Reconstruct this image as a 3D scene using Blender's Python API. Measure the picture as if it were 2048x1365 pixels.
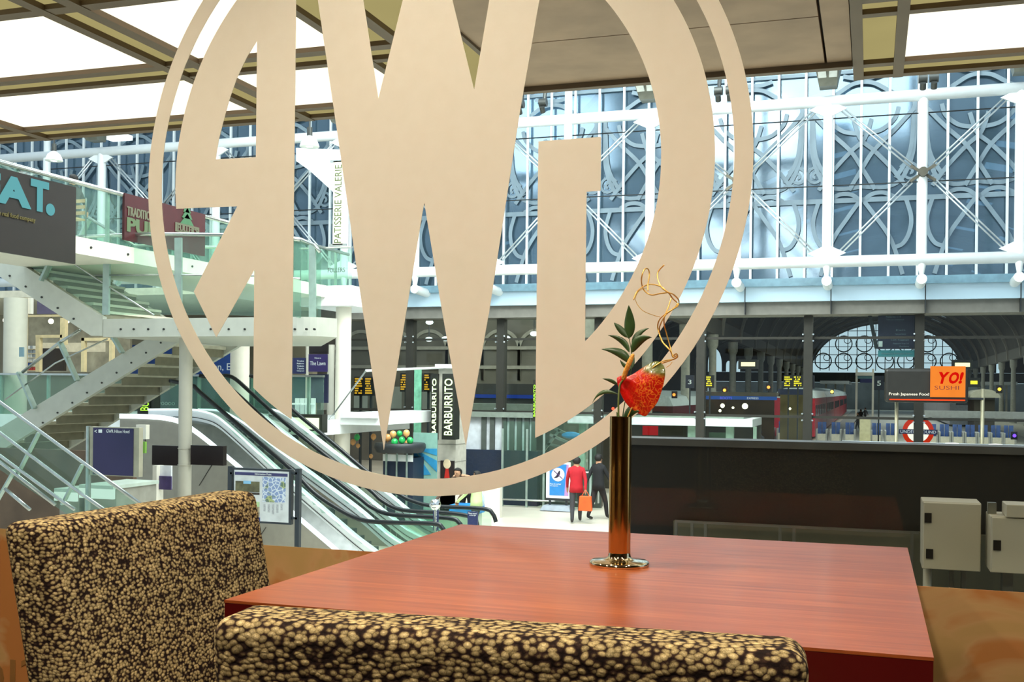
import bpy, bmesh, math, random
from mathutils import Vector, Matrix
random.seed(7)
for o in list(bpy.data.objects): bpy.data.objects.remove(o)
SC = bpy.context.scene
COL = SC.collection
PI = math.pi
# ---------------------------------------------------------------- camera
FPX, CX, CY = 2181.0, 1024.0, 779.0
YAW, ROLL = math.radians(18.2), math.radians(.62)
FW = Vector((-math.sin(YAW), math.cos(YAW), 0))
R0 = Vector((math.cos(YAW), math.sin(YAW), 0)); U0 = Vector((0, 0, 1))
RC = math.cos(ROLL)*R0 + math.sin(ROLL)*U0
UC = -math.sin(ROLL)*R0 + math.cos(ROLL)*U0
EYE = Vector((0, 0, 1.04))
cam = bpy.data.cameras.new('camera'); camo = bpy.data.objects.new('camera', cam); COL.objects.link(camo)
m3 = Matrix((RC, UC, -FW)).transposed()
camo.matrix_world = Matrix.Translation(EYE) @ m3.to_4x4()
cam.sensor_width = 36; cam.lens = FPX/2048*36
cam.shift_x = 0; cam.shift_y = (CY-682.5)/2048
cam.clip_start = .05; cam.clip_end = 600
SC.camera = camo
FLOOR_ = -2.4
# ---------------------------------------------------------------- colour management, world, lights
vs = SC.view_settings
vs.view_transform = 'Standard'; vs.look = 'None'; vs.gamma = 1; vs.exposure = 0.0; vs.use_curve_mapping = False
W = bpy.data.worlds.new('sky'); SC.world = W; W.use_nodes = True
wn = W.node_tree.nodes; wl = W.node_tree.links
bg = wn['Background']
tc = wn.new('ShaderNodeTexCoord'); nz = wn.new('ShaderNodeTexNoise'); nz.inputs['Scale'].default_value = 2.2
wl.new(tc.outputs['Generated'], nz.inputs['Vector'])
cr = wn.new('ShaderNodeValToRGB'); wl.new(nz.outputs['Fac'], cr.inputs['Fac'])
cr.color_ramp.elements[0].position = .35; cr.color_ramp.elements[0].color = (.62, .77, .93, 1)
cr.color_ramp.elements[1].position = .65; cr.color_ramp.elements[1].color = (.80, .90, 1.0, 1)
wl.new(cr.outputs['Color'], bg.inputs['Color']); bg.inputs['Strength'].default_value = 1.0

def area(name, loc, size, power, color, target=None, sy=None, spread=None):
    l = bpy.data.lights.new(name, 'AREA'); l.energy = power; l.color = color
    l.shape = 'RECTANGLE'; l.size = size; l.size_y = sy or size
    if spread: l.spread = spread
    o = bpy.data.objects.new(name, l); o.location = loc; COL.objects.link(o)
    if target is not None:
        o.rotation_euler = (Vector(target)-Vector(loc)).to_track_quat('-Z', 'Y').to_euler()
    return o
# warm downlights of the lounge, in its ceiling
def spot(name, loc, target, power, color, ang=125, blend=.8, rad=.05):
    l = bpy.data.lights.new(name, 'SPOT'); l.energy = power; l.color = color; l.spot_size = math.radians(ang); l.spot_blend = blend; l.shadow_soft_size = rad
    o = bpy.data.objects.new(name, l); o.location = loc; COL.objects.link(o)
    o.rotation_euler = (Vector(target)-Vector(loc)).to_track_quat('-Z', 'Y').to_euler(); return o
WARM = (1, .87, .69)
for x, y, tx, ty, pw in ((-.5, .2, -.4, .9, 150), (-1.9, .3, -1.6, 1.0, 105), (1.0, .4, .8, 1.3, 80), (-1.0, 1.6, -.9, 1.9, 125), (.4, 1.8, .3, 2.0, 35), (-2.4, 1.7, -2.2, 2.0, 100), (-.4, -1.6, -.4, -1.4, 110)):
    spot('lounge_downlight', (x, y, 2.68), (tx, ty, 0), pw, WARM)
# unseen area lights added over the open atrium to brighten truss, stairs, floor
area('atrium_fill_light', (-3, 20, 15), 10, 2600, (.88, .96, 1), (-3, 30, 3), 8)
area('atrium_fill_light', (-16, 16, 13), 8, 1700, (.90, .97, 1), (-15, 21, 0), 8)
area('atrium_fill_light', (-6, 18, 12), 6, 1300, (1, .96, .88), (-7, 24, -2), 6)
area('atrium_fill_light', (-4, 12.5, 8.5), 5, 850, (1, .98, .93), (-14, 18.5, 0), 5)  # fill added from the right front for the stair risers and escalators
area('atrium_fill_light', (-7, 24, 7), 5, 650, (1, .98, .94), (-8, 26, FLOOR_), 4)
# unseen area lights added in the train hall to lift kiosk, facade and gates
area('train_hall_fill_light', (-5, 33.2, 2.6), 6, 330, (1, .97, .93), (-5, 37, -1.4), .6)
area('train_hall_fill_light', (-16, 38, 6), 6, 800, (1, .93, .84), (-16, 47, 0), 5)
area('train_hall_fill_light', (-8, 46, 7), 8, 1500, (1, .93, .82), (-8, 46, -2), 14)
area('train_hall_fill_light', (4, 70, 8), 10, 4600, (1, .94, .85), (4, 70, -2), 20)
area('train_hall_fill_light', (-20, 60, 7), 8, 1100, (1, .92, .8), (-20, 60, -2), 14)
area('train_hall_fill_light', (6, 150, 9), 10, 4500, (1, .95, .9), (6, 150, -2), 60)
area('mezzanine_lamp', (-14.5, 22, 5.2), 3, 160, (1, .88, .7), (-15, 22, 0), 5)

# ---------------------------------------------------------------- pixel rays on real planes (to measure the place)
def ray(x, y): return FW + (x-CX)/FPX*RC - (y-CY)/FPX*UC
def PY(x, y, Y): d = ray(x, y); return EYE + d*(Y/d.y)
def PX(x, y, X): d = ray(x, y); return EYE + d*(X/d.x)
def PZ(x, y, Z): d = ray(x, y); return EYE + d*((Z-EYE.z)/d.z)
FLOOR = -2.4          # level of the station concourse below the lounge
# ---------------------------------------------------------------- materials
def lin(h, k=1.0):
    h = h.lstrip('#'); r = []
    for i in (0, 2, 4):
        c = int(h[i:i+2], 16)/255
        r.append((c/12.92 if c <= .04045 else ((c+.055)/1.055)**2.4)*k)
    return (*r, 1)
_m = {}
def mat(name, hexc, rough=.5, metal=0., var=.12, scale=6., bump=0., emit=0., coat=0.):
    if name in _m: return _m[name]
    m = bpy.data.materials.new(name); m.use_nodes = True; _m[name] = m
    N, L = m.node_tree.nodes, m.node_tree.links; b = N['Principled BSDF']
    b.inputs['Roughness'].default_value = rough; b.inputs['Metallic'].default_value = metal
    b.inputs['Coat Weight'].default_value = coat
    c = lin(hexc)
    t = N.new('ShaderNodeTexCoord'); n = N.new('ShaderNodeTexNoise'); n.inputs['Scale'].default_value = scale
    n.inputs['Detail'].default_value = 4
    L.new(t.outputs['Object'], n.inputs['Vector'])
    r = N.new('ShaderNodeValToRGB'); L.new(n.outputs['Fac'], r.inputs['Fac'])
    r.color_ramp.elements[0].position = .3; r.color_ramp.elements[1].position = .7
    r.color_ramp.elements[0].color = (*[v*(1-var) for v in c[:3]], 1)
    r.color_ramp.elements[1].color = (*[min(1, v*(1+var)) for v in c[:3]], 1)
    L.new(r.outputs['Color'], b.inputs['Base Color'])
    if bump:
        bp = N.new('ShaderNodeBump'); bp.inputs['Strength'].default_value = bump; bp.inputs['Distance'].default_value = .01
        L.new(n.outputs['Fac'], bp.inputs['Height']); L.new(bp.outputs['Normal'], b.inputs['Normal'])
    if emit:
        b.inputs['Emission Color'].default_value = c; b.inputs['Emission Strength'].default_value = emit
    return m
def glow(name, hexc, s, var=.04, scale=.8):
    if name in _m: return _m[name]
    m = bpy.data.materials.new(name); m.use_nodes = True; _m[name] = m
    N, L = m.node_tree.nodes, m.node_tree.links; N.remove(N['Principled BSDF'])
    e = N.new('ShaderNodeEmission'); e.inputs['Strength'].default_value = s
    t = N.new('ShaderNodeTexCoord'); n = N.new('ShaderNodeTexNoise'); n.inputs['Scale'].default_value = scale
    L.new(t.outputs['Object'], n.inputs['Vector'])
    r = N.new('ShaderNodeValToRGB'); L.new(n.outputs['Fac'], r.inputs['Fac']); c = lin(hexc)
    r.color_ramp.elements[0].color = (*[v*(1-var) for v in c[:3]], 1); r.color_ramp.elements[1].color = (*[v*(1+var) for v in c[:3]], 1)
    L.new(r.outputs['Color'], e.inputs['Color']); L.new(e.outputs[0], N['Material Output'].inputs['Surface'])
    return m
def glass(name, hexc='#ffffff', ior=1.45, body=0., bodyhex='#c8d8d2', rough=.0):
    """thin sheet of glass: clear with its fresnel reflection, body = share of milky / tinted diffuse"""
    if name in _m: return _m[name]
    m = bpy.data.materials.new(name); m.use_nodes = True; _m[name] = m
    N, L = m.node_tree.nodes, m.node_tree.links; N.remove(N['Principled BSDF'])
    tr = N.new('ShaderNodeBsdfTransparent'); tr.inputs['Color'].default_value = lin(hexc)
    gl = N.new('ShaderNodeBsdfGlossy'); gl.inputs['Roughness'].default_value = rough
    fr = N.new('ShaderNodeFresnel'); fr.inputs['IOR'].default_value = ior
    t = N.new('ShaderNodeTexCoord'); n = N.new('ShaderNodeTexNoise'); n.inputs['Scale'].default_value = 3
    L.new(t.outputs['Object'], n.inputs['Vector'])
    geo = N.new('ShaderNodeNewGeometry')
    mx = N.new('ShaderNodeMixShader')
    inv = N.new('ShaderNodeMath'); inv.operation = 'MULTIPLY'
    sub = N.new('ShaderNodeMath'); sub.operation = 'SUBTRACT'; sub.inputs[0].default_value = 1
    L.new(geo.outputs['Backfacing'], sub.inputs[1]); L.new(fr.outputs[0], inv.inputs[0]); L.new(sub.outputs[0], inv.inputs[1])
    L.new(inv.outputs[0], mx.inputs['Fac']); L.new(tr.outputs[0], mx.inputs[1]); L.new(gl.outputs[0], mx.inputs[2])
    out = mx.outputs[0]
    if body:
        df = N.new('ShaderNodeBsdfDiffuse'); df.inputs['Color'].default_value = lin(bodyhex)
        m2 = N.new('ShaderNodeMixShader')
        mr = N.new('ShaderNodeMapRange'); mr.inputs['To Min'].default_value = body*.8; mr.inputs['To Max'].default_value = body*1.2
        L.new(n.outputs['Fac'], mr.inputs['Value']); L.new(mr.outputs[0], m2.inputs['Fac'])
        L.new(out, m2.inputs[1]); L.new(df.outputs[0], m2.inputs[2]); out = m2.outputs[0]
    L.new(out, N['Material Output'].inputs['Surface'])
    return m
# ---------------------------------------------------------------- mesh builder
class MB:
    def __init__(s): s.v = []; s.f = []
    def add(s, vs, fs):
        k = len(s.v); s.v += [Vector(p) for p in vs]; s.f += [tuple(i+k for i in f) for f in fs]; return s
    def box(s, x0, x1, y0, y1, z0, z1):
        if x0 > x1: x0, x1 = x1, x0
        if y0 > y1: y0, y1 = y1, y0
        if z0 > z1: z0, z1 = z1, z0
        return s.add([(x0,y0,z0),(x1,y0,z0),(x1,y1,z0),(x0,y1,z0),(x0,y0,z1),(x1,y0,z1),(x1,y1,z1),(x0,y1,z1)],
                     [(0,3,2,1),(4,5,6,7),(0,1,5,4),(1,2,6,5),(2,3,7,6),(3,0,4,7)])
    def prism(s, pts, vec):
        n = len(pts); vec = Vector(vec); a = [Vector(p) for p in pts]
        return s.add(a+[p+vec for p in a], [tuple(range(n))[::-1], tuple(range(n, 2*n))]+[(i, (i+1) % n, n+(i+1) % n, n+i) for i in range(n)])
    def tube(s, pts, r, seg=8, r2=None, closed=False):
        pts = [Vector(p) for p in pts]; n = len(pts)
        base = len(s.v); up = None
        for i, p in enumerate(pts):
            if closed: t = pts[(i+1) % n]-pts[i-1]
            else: t = (pts[min(i+1, n-1)]-pts[max(i-1, 0)])
            t.normalize()
            if up is None: up = Vector((0, 0, 1)) if abs(t.z) < .9 else Vector((1, 0, 0))
            a = t.cross(up)
            if a.length < 1e-4: a = t.cross(Vector((0, 1, .3)))
            a.normalize(); b = a.cross(t).normalized(); up = b
            rr = r if r2 is None else r+(r2-r)*i/(n-1)
            if isinstance(r, (list, tuple)): rr = r[i]
            for k in range(seg):
                w = 2*PI*k/seg; s.v.append(p+a*math.cos(w)*rr+b*math.sin(w)*rr)
        m = n if closed else n-1
        for i in range(m):
            j = (i+1) % n
            for k in range(seg):
                l = (k+1) % seg; s.f.append((base+i*seg+k, base+i*seg+l, base+j*seg+l, base+j*seg+k))
        if not closed:
            s.f.append(tuple(base+k for k in range(seg))[::-1]); s.f.append(tuple(base+(n-1)*seg+k for k in range(seg)))
        return s
    def bar(s, p, q, w, h=None):
        """rectangular bar from p to q, w across (horizontal), h the other way"""
        h = h or w; p = Vector(p); q = Vector(q); t = (q-p).normalized()
        up = Vector((0, 0, 1)) if abs(t.z) < .95 else Vector((0, 1, 0))
        a = t.cross(up).normalized()*w/2; b = a.cross(t).normalized()*h/2
        return s.add([p-a-b, p+a-b, p+a+b, p-a+b, q-a-b, q+a-b, q+a+b, q-a+b], [(0,1,2,3),(4,7,6,5),(0,4,5,1),(1,5,6,2),(2,6,7,3),(3,7,4,0)])
    def lathe(s, prof, c, seg=32, axis=None):
        c = Vector(c); base = len(s.v); n = len(prof)
        for r, z in prof:
            for k in range(seg):
                w = 2*PI*k/seg; s.v.append(c+Vector((r*math.cos(w), r*math.sin(w), z)))
        for i in range(n-1):
            for k in range(seg):
                l = (k+1) % seg; s.f.append((base+i*seg+k, base+i*seg+l, base+(i+1)*seg+l, base+(i+1)*seg+k))
        s.f.append(tuple(base+k for k in range(seg))[::-1]); s.f.append(tuple(base+(n-1)*seg+k for k in range(seg)))
        return s
    def ribbon(s, pts, w, y0, t):
        """flat strap following a curve in a plane of constant y"""
        P_ = [(Vector(p).x, Vector(p).z) for p in pts]; n = len(P_); k = len(s.v)
        for i, (x, z) in enumerate(P_):
            a, b = P_[max(0, i-1)], P_[min(n-1, i+1)]; dx, dz = b[0]-a[0], b[1]-a[1]; l = math.hypot(dx, dz) or 1; nx_, nz_ = -dz/l*w/2, dx/l*w/2
            for yy in (y0, y0+t): s.v += [Vector((x-nx_, yy, z-nz_)), Vector((x+nx_, yy, z+nz_))]
        for i in range(n-1):
            a, b = k+i*4, k+i*4+4
            s.f += [(a, a+1, b+1, b), (a+2, b+2, b+3, a+3), (a, b, b+2, a+2), (a+1, a+3, b+3, b+1)]
        s.f += [(k, k+2, k+3, k+1), (k+n*4-4, k+n*4-3, k+n*4-1, k+n*4-2)]
        return s
    def ball(s, c, r, sc=(1, 1, 1), seg=16, rings=10):
        prof = [(max(1e-4, math.sin(PI*i/rings))*r, -math.cos(PI*i/rings)*r) for i in range(rings+1)]
        k = len(s.v); s.lathe(prof, (0, 0, 0), seg)
        c = Vector(c)
        for i in range(k, len(s.v)):
            v = s.v[i]; s.v[i] = Vector((v.x*sc[0], v.y*sc[1], v.z*sc[2]))+c
        return s
    def ring2d(s, c, ro, ri, y0, y1, seg=96, a0=0, a1=2*PI):
        """flat ring standing in a plane of constant y"""
        k = len(s.v); full = abs(a1-a0-2*PI) < 1e-4; n = seg if full else seg+1
        for i in range(n):
            w = a0+(a1-a0)*i/seg; cc, ss = math.cos(w), math.sin(w)
            for r, y in ((ro, y0), (ri, y0), (ri, y1), (ro, y1)): s.v.append(Vector((c[0]+r*cc, y, c[1]+r*ss)))
        for i in range(seg):
            a = k+i*4; b = k+((i+1) % n)*4
            for q in range(4): s.f.append((a+q, a+(q+1) % 4, b+(q+1) % 4, b+q))
        if not full: s.f.append((k, k+1, k+2, k+3)); s.f.append((k+seg*4+3, k+seg*4+2, k+seg*4+1, k+seg*4))
        return s
def _top(o):
    while o.parent: o = o.parent
    return o
def tag(o, label=None, cat=None, group=None, kind=None):
    if label: o['label'] = label
    if cat: o['category'] = cat
    if group: o['group'] = group
    if kind: o['kind'] = kind
    return o
def thing(name, label, cat, loc=(0, 0, 0), group=None):
    o = bpy.data.objects.new(name, None); o.empty_display_size = .1; COL.objects.link(o); o.location = Vector(loc)
    return tag(o, label, cat, group)
def put(mb, name, m, parent=None, label=None, cat=None, group=None, kind=None, smooth=False, bevel=0, subsurf=0, autosmooth=None):
    vs_, fs_ = (mb.v, mb.f)
    if parent is None:
        xs = [v.x for v in vs_]; ys = [v.y for v in vs_]; zs = [v.z for v in vs_]
        off = Vector(((min(xs)+max(xs))/2, (min(ys)+max(ys))/2, min(zs)))
    else: off = Vector(_top(parent).location)
    me = bpy.data.meshes.new(name); me.from_pydata([v-off for v in vs_], [], fs_); me.update()
    bm = bmesh.new(); bm.from_mesh(me); bmesh.ops.recalc_face_normals(bm, faces=bm.faces); bm.to_mesh(me); bm.free()
    ms = m if isinstance(m, (list, tuple)) else [m]
    for q in ms: me.materials.append(q)
    o = bpy.data.objects.new(name, me); COL.objects.link(o)
    if parent is None: o.location = off
    else: o.parent = parent
    if smooth:
        for p in me.polygons: p.use_smooth = True
        if autosmooth:
            try: me.set_sharp_from_angle(angle=math.radians(autosmooth))
            except Exception: pass
    if bevel:
        b = o.modifiers.new('bevel', 'BEVEL'); b.width = bevel; b.segments = 3; b.limit_method = 'ANGLE'
    if subsurf:
        b = o.modifiers.new('subsurf', 'SUBSURF'); b.levels = subsurf; b.render_levels = subsurf
    return tag(o, label, cat, group, kind)
def copy_thing(root, loc, label=None, group=None):
    r = root.copy(); COL.objects.link(r); r.location = Vector(loc)
    if label: r['label'] = label
    if group: r['group'] = group
    for ch in list(root.children):
        c = ch.copy(); COL.objects.link(c); c.parent = r
        for g in ch.children:
            d = g.copy(); COL.objects.link(d); d.parent = c
    return r
def text(s, name, o0, u, v, w, h, m, parent, ext=.006, flip=False, label=None, bold=0.):
    """writing fitted into the rectangle at o0 (lower left), u right, v up, w x h, raised by ext"""
    cu = bpy.data.curves.new('t', 'FONT'); cu.body = s; cu.resolution_u = 3; cu.offset = bold
    to = bpy.data.objects.new('t', cu); COL.objects.link(to); bpy.context.view_layer.update()
    dg = bpy.context.evaluated_depsgraph_get(); me = bpy.data.meshes.new_from_object(to.evaluated_get(dg))
    bpy.data.objects.remove(to)
    xs = [q.co.x for q in me.vertices]; ys = [q.co.y for q in me.vertices]
    if not xs: return None
    x0, x1, y0, y1 = min(xs), max(xs), min(ys), max(ys)
    u = Vector(u).normalized(); v = Vector(v).normalized(); n = u.cross(v)
    mb = MB(); pts = []
    for q in me.vertices:
        a = (q.co.x-x0)/(x1-x0)
        if flip: a = 1-a
        b = (q.co.y-y0)/max(1e-6, y1-y0)
        pts.append(Vector(o0)+u*(a*w)+v*(b*h)+n*ext)
    fs = [tuple(p.vertices) for p in me.polygons]
    k = len(pts); back = [p-n*ext*.9 for p in pts]
    ed = {}
    for f in fs:
        for i in range(len(f)):
            e = (f[i], f[(i+1) % len(f)]); ed[e] = ed.get(e, 0)+1
    side = [(a, b, b+k, a+k) for (a, b) in ed if (b, a) not in ed]
    mb.add(pts+back, fs+side)
    return put(mb, name, m, parent, label=label)
def rect(x0, y0, x1, y1, Y):
    """upright rectangle on plane Y whose image spans these pixels: X0, X1, Z0 (bottom), Z1 (top)"""
    xm, ym = (x0+x1)/2, (y0+y1)/2
    return PY(x0, ym, Y).x, PY(x1, ym, Y).x, PY(xm, y1, Y).z, PY(xm, y0, Y).z
def panel(x0, y0, x1, y1, Y, t, name, m, parent=None, **k):
    a, b, c, d = rect(x0, y0, x1, y1, Y); return put(MB().box(a, b, Y, Y+t, c, d), name, m, parent, **k)
def ptext(s, x0, y0, x1, y1, Y, m, parent, name='lettering', ext=.006, flip=False):
    a, b, c, d = rect(x0, y0, x1, y1, Y)
    return text(s, name, (a, Y-.001, c), (1, 0, 0), (0, 0, 1), b-a, d-c, m, parent, ext, flip)
def vtext(s, x0, y0, x1, y1, Y, m, parent, name='lettering', ext=.006):
    """writing that runs upwards"""
    a, b, c, d = rect(x0, y0, x1, y1, Y)
    return text(s, name, (b, Y-.001, c), (0, 0, 1), (-1, 0, 0), d-c, b-a, m, parent, ext)
def catmull(pts, n=6):
    pts = [Vector(p) for p in pts]; out = []
    for i in range(len(pts)-1):
        p0 = pts[max(i-1, 0)]; p1 = pts[i]; p2 = pts[i+1]; p3 = pts[min(i+2, len(pts)-1)]
        for k in range(n):
            t = k/n
            out.append(.5*((2*p1)+(p2-p0)*t+(2*p0-5*p1+4*p2-p3)*t*t+(3*p1-p0-3*p2+p3)*t**3))
    out.append(pts[-1]); return out
# ================================================================ the lounge: shell
WY = 2.33                                   # plane of the lounge window
m_carpet = mat('dark_carpet', '#3a2a20', .95, var=.25, scale=60, bump=.3)
m_wall = mat('brown_plaster', '#92795a', .8, var=.08)
m_ceil = mat('lounge_ceiling', '#9a8868', .85)
put(MB().box(-4.5, 3.5, -3.5, 2.3, -.1, 0), 'floor', m_carpet, kind='structure')
put(MB().box(-4.5, 3.5, -3.5, 2.42, 2.72, 2.82), 'ceiling', m_ceil, kind='structure')
put(MB().box(-4.5, 3.5, -3.6, -3.5, 0, 2.72), 'wall_back', m_wall, kind='structure')
put(MB().box(-4.6, -4.5, -3.5, 2.42, 0, 2.72), 'wall_left', m_wall, kind='structure')
put(MB().box(3.5, 3.6, -3.5, 2.42, 0, 2.72), 'wall_right', m_wall, kind='structure')
m_pane = glass('window_glass', '#fbfffd', 1.45)
win = put(MB().box(-4.5, 3.5, WY, WY+.012, 0.02, 2.72), 'window_1', m_pane, kind='structure')
put(MB().box(-4.5, 3.5, WY-.03, WY+.05, -.1, .02), 'trim_1', mat('window_channel', '#4a4238', .4, .6), kind='structure')

# peach film on the lower glass
def film_mat():
    m = bpy.data.materials.new('peach_film'); m.use_nodes = True; N, L = m.node_tree.nodes, m.node_tree.links
    b = N['Principled BSDF']; b.inputs['Roughness'].default_value = .55
    t = N.new('ShaderNodeTexCoord'); n = N.new('ShaderNodeTexNoise'); n.inputs['Scale'].default_value = 3.6; n.inputs['Detail'].default_value = 4; n.inputs['Distortion'].default_value = 1.2
    L.new(t.outputs['Object'], n.inputs['Vector']); r = N.new('ShaderNodeValToRGB'); L.new(n.outputs['Fac'], r.inputs['Fac'])
    e = r.color_ramp.elements; e[0].position = .46; e[0].color = lin('#b8965e'); e[1].position = .56; e[1].color = lin('#b57a42')
    e2 = r.color_ramp.elements.new(.5); e2.color = lin('#c19a66')
    L.new(r.outputs['Color'], b.inputs['Base Color'])
    tl = N.new('ShaderNodeBsdfTranslucent'); L.new(r.outputs['Color'], tl.inputs['Color']); mx = N.new('ShaderNodeMixShader'); mx.inputs['Fac'].default_value = .35
    L.new(b.outputs[0], mx.inputs[1]); L.new(tl.outputs[0], mx.inputs[2]); L.new(mx.outputs[0], N['Material Output'].inputs['Surface'])
    return m
mf = film_mat()
z0 = PY(600, 1095, WY).z
xa, xb = PY(484, 1100, WY).x, PY(1700, 1160, WY).x
ft = thing('window_film', 'band of peach frosted film along the foot of the lounge window', 'window film', (xb, WY, .02))
for i, (a, b) in enumerate(((-4.5, xa), (xa, xb), (xb, 3.5))):
    put(MB().box(a+.0008, b-.0008, WY-.0035, WY-.001, .02, z0), 'film_panel', mf, ft)
m_filmtext = mat('brown_film_lettering', '#7a5426', .6)
a = PY(6, 1322, WY-.005); b = PY(100, 1400, WY-.005)
for s, x0, x1 in (('I', 20, 31), ('C', 42, 82)):
    q0 = PY(x0, 1395, WY-.004); q1 = PY(x1, 1321, WY-.004)
    text(s, 'lettering', (q0.x, q0.y, q0.z), (1, 0, 0), (0, 0, 1), q1.x-q0.x, q1.z-q0.z, m_filmtext, ft, .001, flip=True)
text('O', 'lettering', (PY(-50, 1395, WY-.004).x, WY-.004, PY(8, 1395, WY-.004).z), (1, 0, 0), (0, 0, 1), PY(8, 1395, WY-.004).x-PY(-50, 1395, WY-.004).x, PY(8, 1321, WY).z-PY(8, 1395, WY).z, m_filmtext, ft, .001)

# frosted emblem on the window (three letters in a ring, seen from behind)
def frost_mat():
    m = bpy.data.materials.new('frosted_vinyl'); m.use_nodes = True; N, L = m.node_tree.nodes, m.node_tree.links
    b = N['Principled BSDF']; b.inputs['Roughness'].default_value = .7; b.inputs['Base Color'].default_value = lin('#e6ddca')
    t = N.new('ShaderNodeTexCoord'); n = N.new('ShaderNodeTexNoise'); n.inputs['Scale'].default_value = 25
    L.new(t.outputs['Object'], n.inputs['Vector']); r = N.new('ShaderNodeValToRGB'); L.new(n.outputs['Fac'], r.inputs['Fac'])
    r.color_ramp.elements[0].color = lin('#f1e9da'); r.color_ramp.elements[1].color = lin('#f7f0e3')
    L.new(r.outputs['Color'], b.inputs['Base Color'])
    tl = N.new('ShaderNodeBsdfTranslucent'); L.new(r.outputs['Color'], tl.inputs['Color']); mx = N.new('ShaderNodeMixShader'); mx.inputs['Fac'].default_value = .62
    L.new(b.outputs[0], mx.inputs[1]); L.new(tl.outputs[0], mx.inputs[2]); L.new(mx.outputs[0], N['Material Output'].inputs['Surface'])
    return m
mv = frost_mat()
DY = WY-.002
def wp(x, y): q = PY(x, y, DY); return (q.x, q.z)
k = WY/2.1
# circle centre and radii measured in the window plane
CCx, CCz = -.8902*k, 1.04+(1.5615-1.11)*k
RO, RI, RD, RG = .6757*k, .6400*k, .6035*k, .500*k
em = thing('window_emblem', 'large frosted circular emblem of ring and three letters on the glass', 'window sticker', (CCx, WY, CCz-RO))
put(MB().ring2d((CCx, CCz), RO, RI, DY, DY-.0012, 160), 'ring', mv, em)
def arc(r, p, q, n=40, long=False):
    """points on circle r from angle of p to angle of q"""
    a = math.atan2(p[1]-CCz, p[0]-CCx); b = math.atan2(q[1]-CCz, q[0]-CCx)
    if abs(b-a) > PI: b += 2*PI if b < a else -2*PI
    return [(CCx+r*math.cos(a+(b-a)*i/n), CCz+r*math.sin(a+(b-a)*i/n)) for i in range(n+1)]
def onx(r, x, sgn):  # point of circle r at plane x
    d = math.sqrt(max(0, r*r-(x-CCx)**2)); return (x, CCz+sgn*d)
def decal(polys, name):
    mb = MB()
    for pl in polys: mb.prism([(x, DY, z) for x, z in pl], (0, -.0012, 0))
    return put(mb, name, mv, em)
# letter R (mirrored): bowl and stem
st_r = wp(588, 420)[0]; st_l = wp(511, 420)[0]
bl = onx(RD, st_l, -1); br = onx(RD, st_r, -1)
o1 = wp(353, 418); top = onx(RD, st_r, 1)
hole_t = wp(518, 81); hole_b = wp(514.5, 314.5); hole_l = wp(432, 319)
hb = (st_l, hole_b[1]); ht = (st_l, hole_t[1])
harc = [wp(*p) for p in ((432, 319), (438, 280), (448.5, 238), (459, 200), (474, 157), (494, 115), (516, 81))]
left = arc(RD, o1, top, 40)
A = [o1]+left[1:]+[br]+arc(RD, br, bl, 8)[1:]+[wp(509, 540), wp(433, 675), wp(388, 583.7), wp(475, 413)]
# split the bowl into two simple polygons around its hole
up = [o1]+[p for p in left if p[1] < 9][1:]
B1 = [o1]+left[1:]+[(st_r, ht[1]), ht]+[p for p in reversed(harc[:-1])]+[wp(432, 319)]
B1 = [o1]+left[1:]+[(st_r, ht[1]), (st_l, ht[1])]+harc[::-1][1:]
B2 = [o1]+[harc[0], (st_l, hb[1]), (st_l, ht[1]), (st_r, ht[1])]+[br]+arc(RD, br, bl, 8)[1:]+[wp(509, 540), wp(433, 675), wp(388, 583.7), wp(475, 413)]
decal([B1, B2], 'letter')
# letter W
def lineat(p, q, y): t = (y-p[1])/(q[1]-p[1]); return (p[0]+(q[0]-p[0])*t, y)
yt = -120
Wp = [lineat((636, 0), (677, 280), yt), (677, 280), (725.6, 620), (768, 900), (813.5, 620), (848.7, 404.6), (883.9, 620), (932, 893), (979, 620), (1040.7, 220),
      lineat((1079, 0), (1040.7, 220), yt), lineat((979, 0), (948.5, 180), yt), (948.5, 180), lineat((905, 0), (948.5, 180), yt), lineat((806, 0), (757, 198), yt), (757, 198), lineat((727, 0), (757, 198), yt)]
decal([[wp(*p) for p in Wp]], 'letter')
# letter G (mirrored)
g0 = wp(1172, 690); g1 = wp(1073, 877); gx = wp(1171, 600)[0]
gi = onx(RG, gx, -1); ga = wp(1073.5, 600)[0]; gl = onx(RD, ga, -1)
gtop_o = (CCx+RD*math.cos(math.radians(52)), CCz+RD*math.sin(math.radians(52)))
gtop_i = (CCx+RG*math.cos(math.radians(52)), CCz+RG*math.sin(math.radians(52)))
G = [(ga, wp(1077, 283)[1]), (wp(1202, 330)[0], wp(1202, 274)[1]), (wp(1202, 330)[0], wp(1202, 382)[1]), (gx, wp(1171, 384)[1])]
G += arc(RG, gi, gtop_i, 50)+arc(RD, gtop_o, gl, 60)
decal([G], 'letter')

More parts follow.
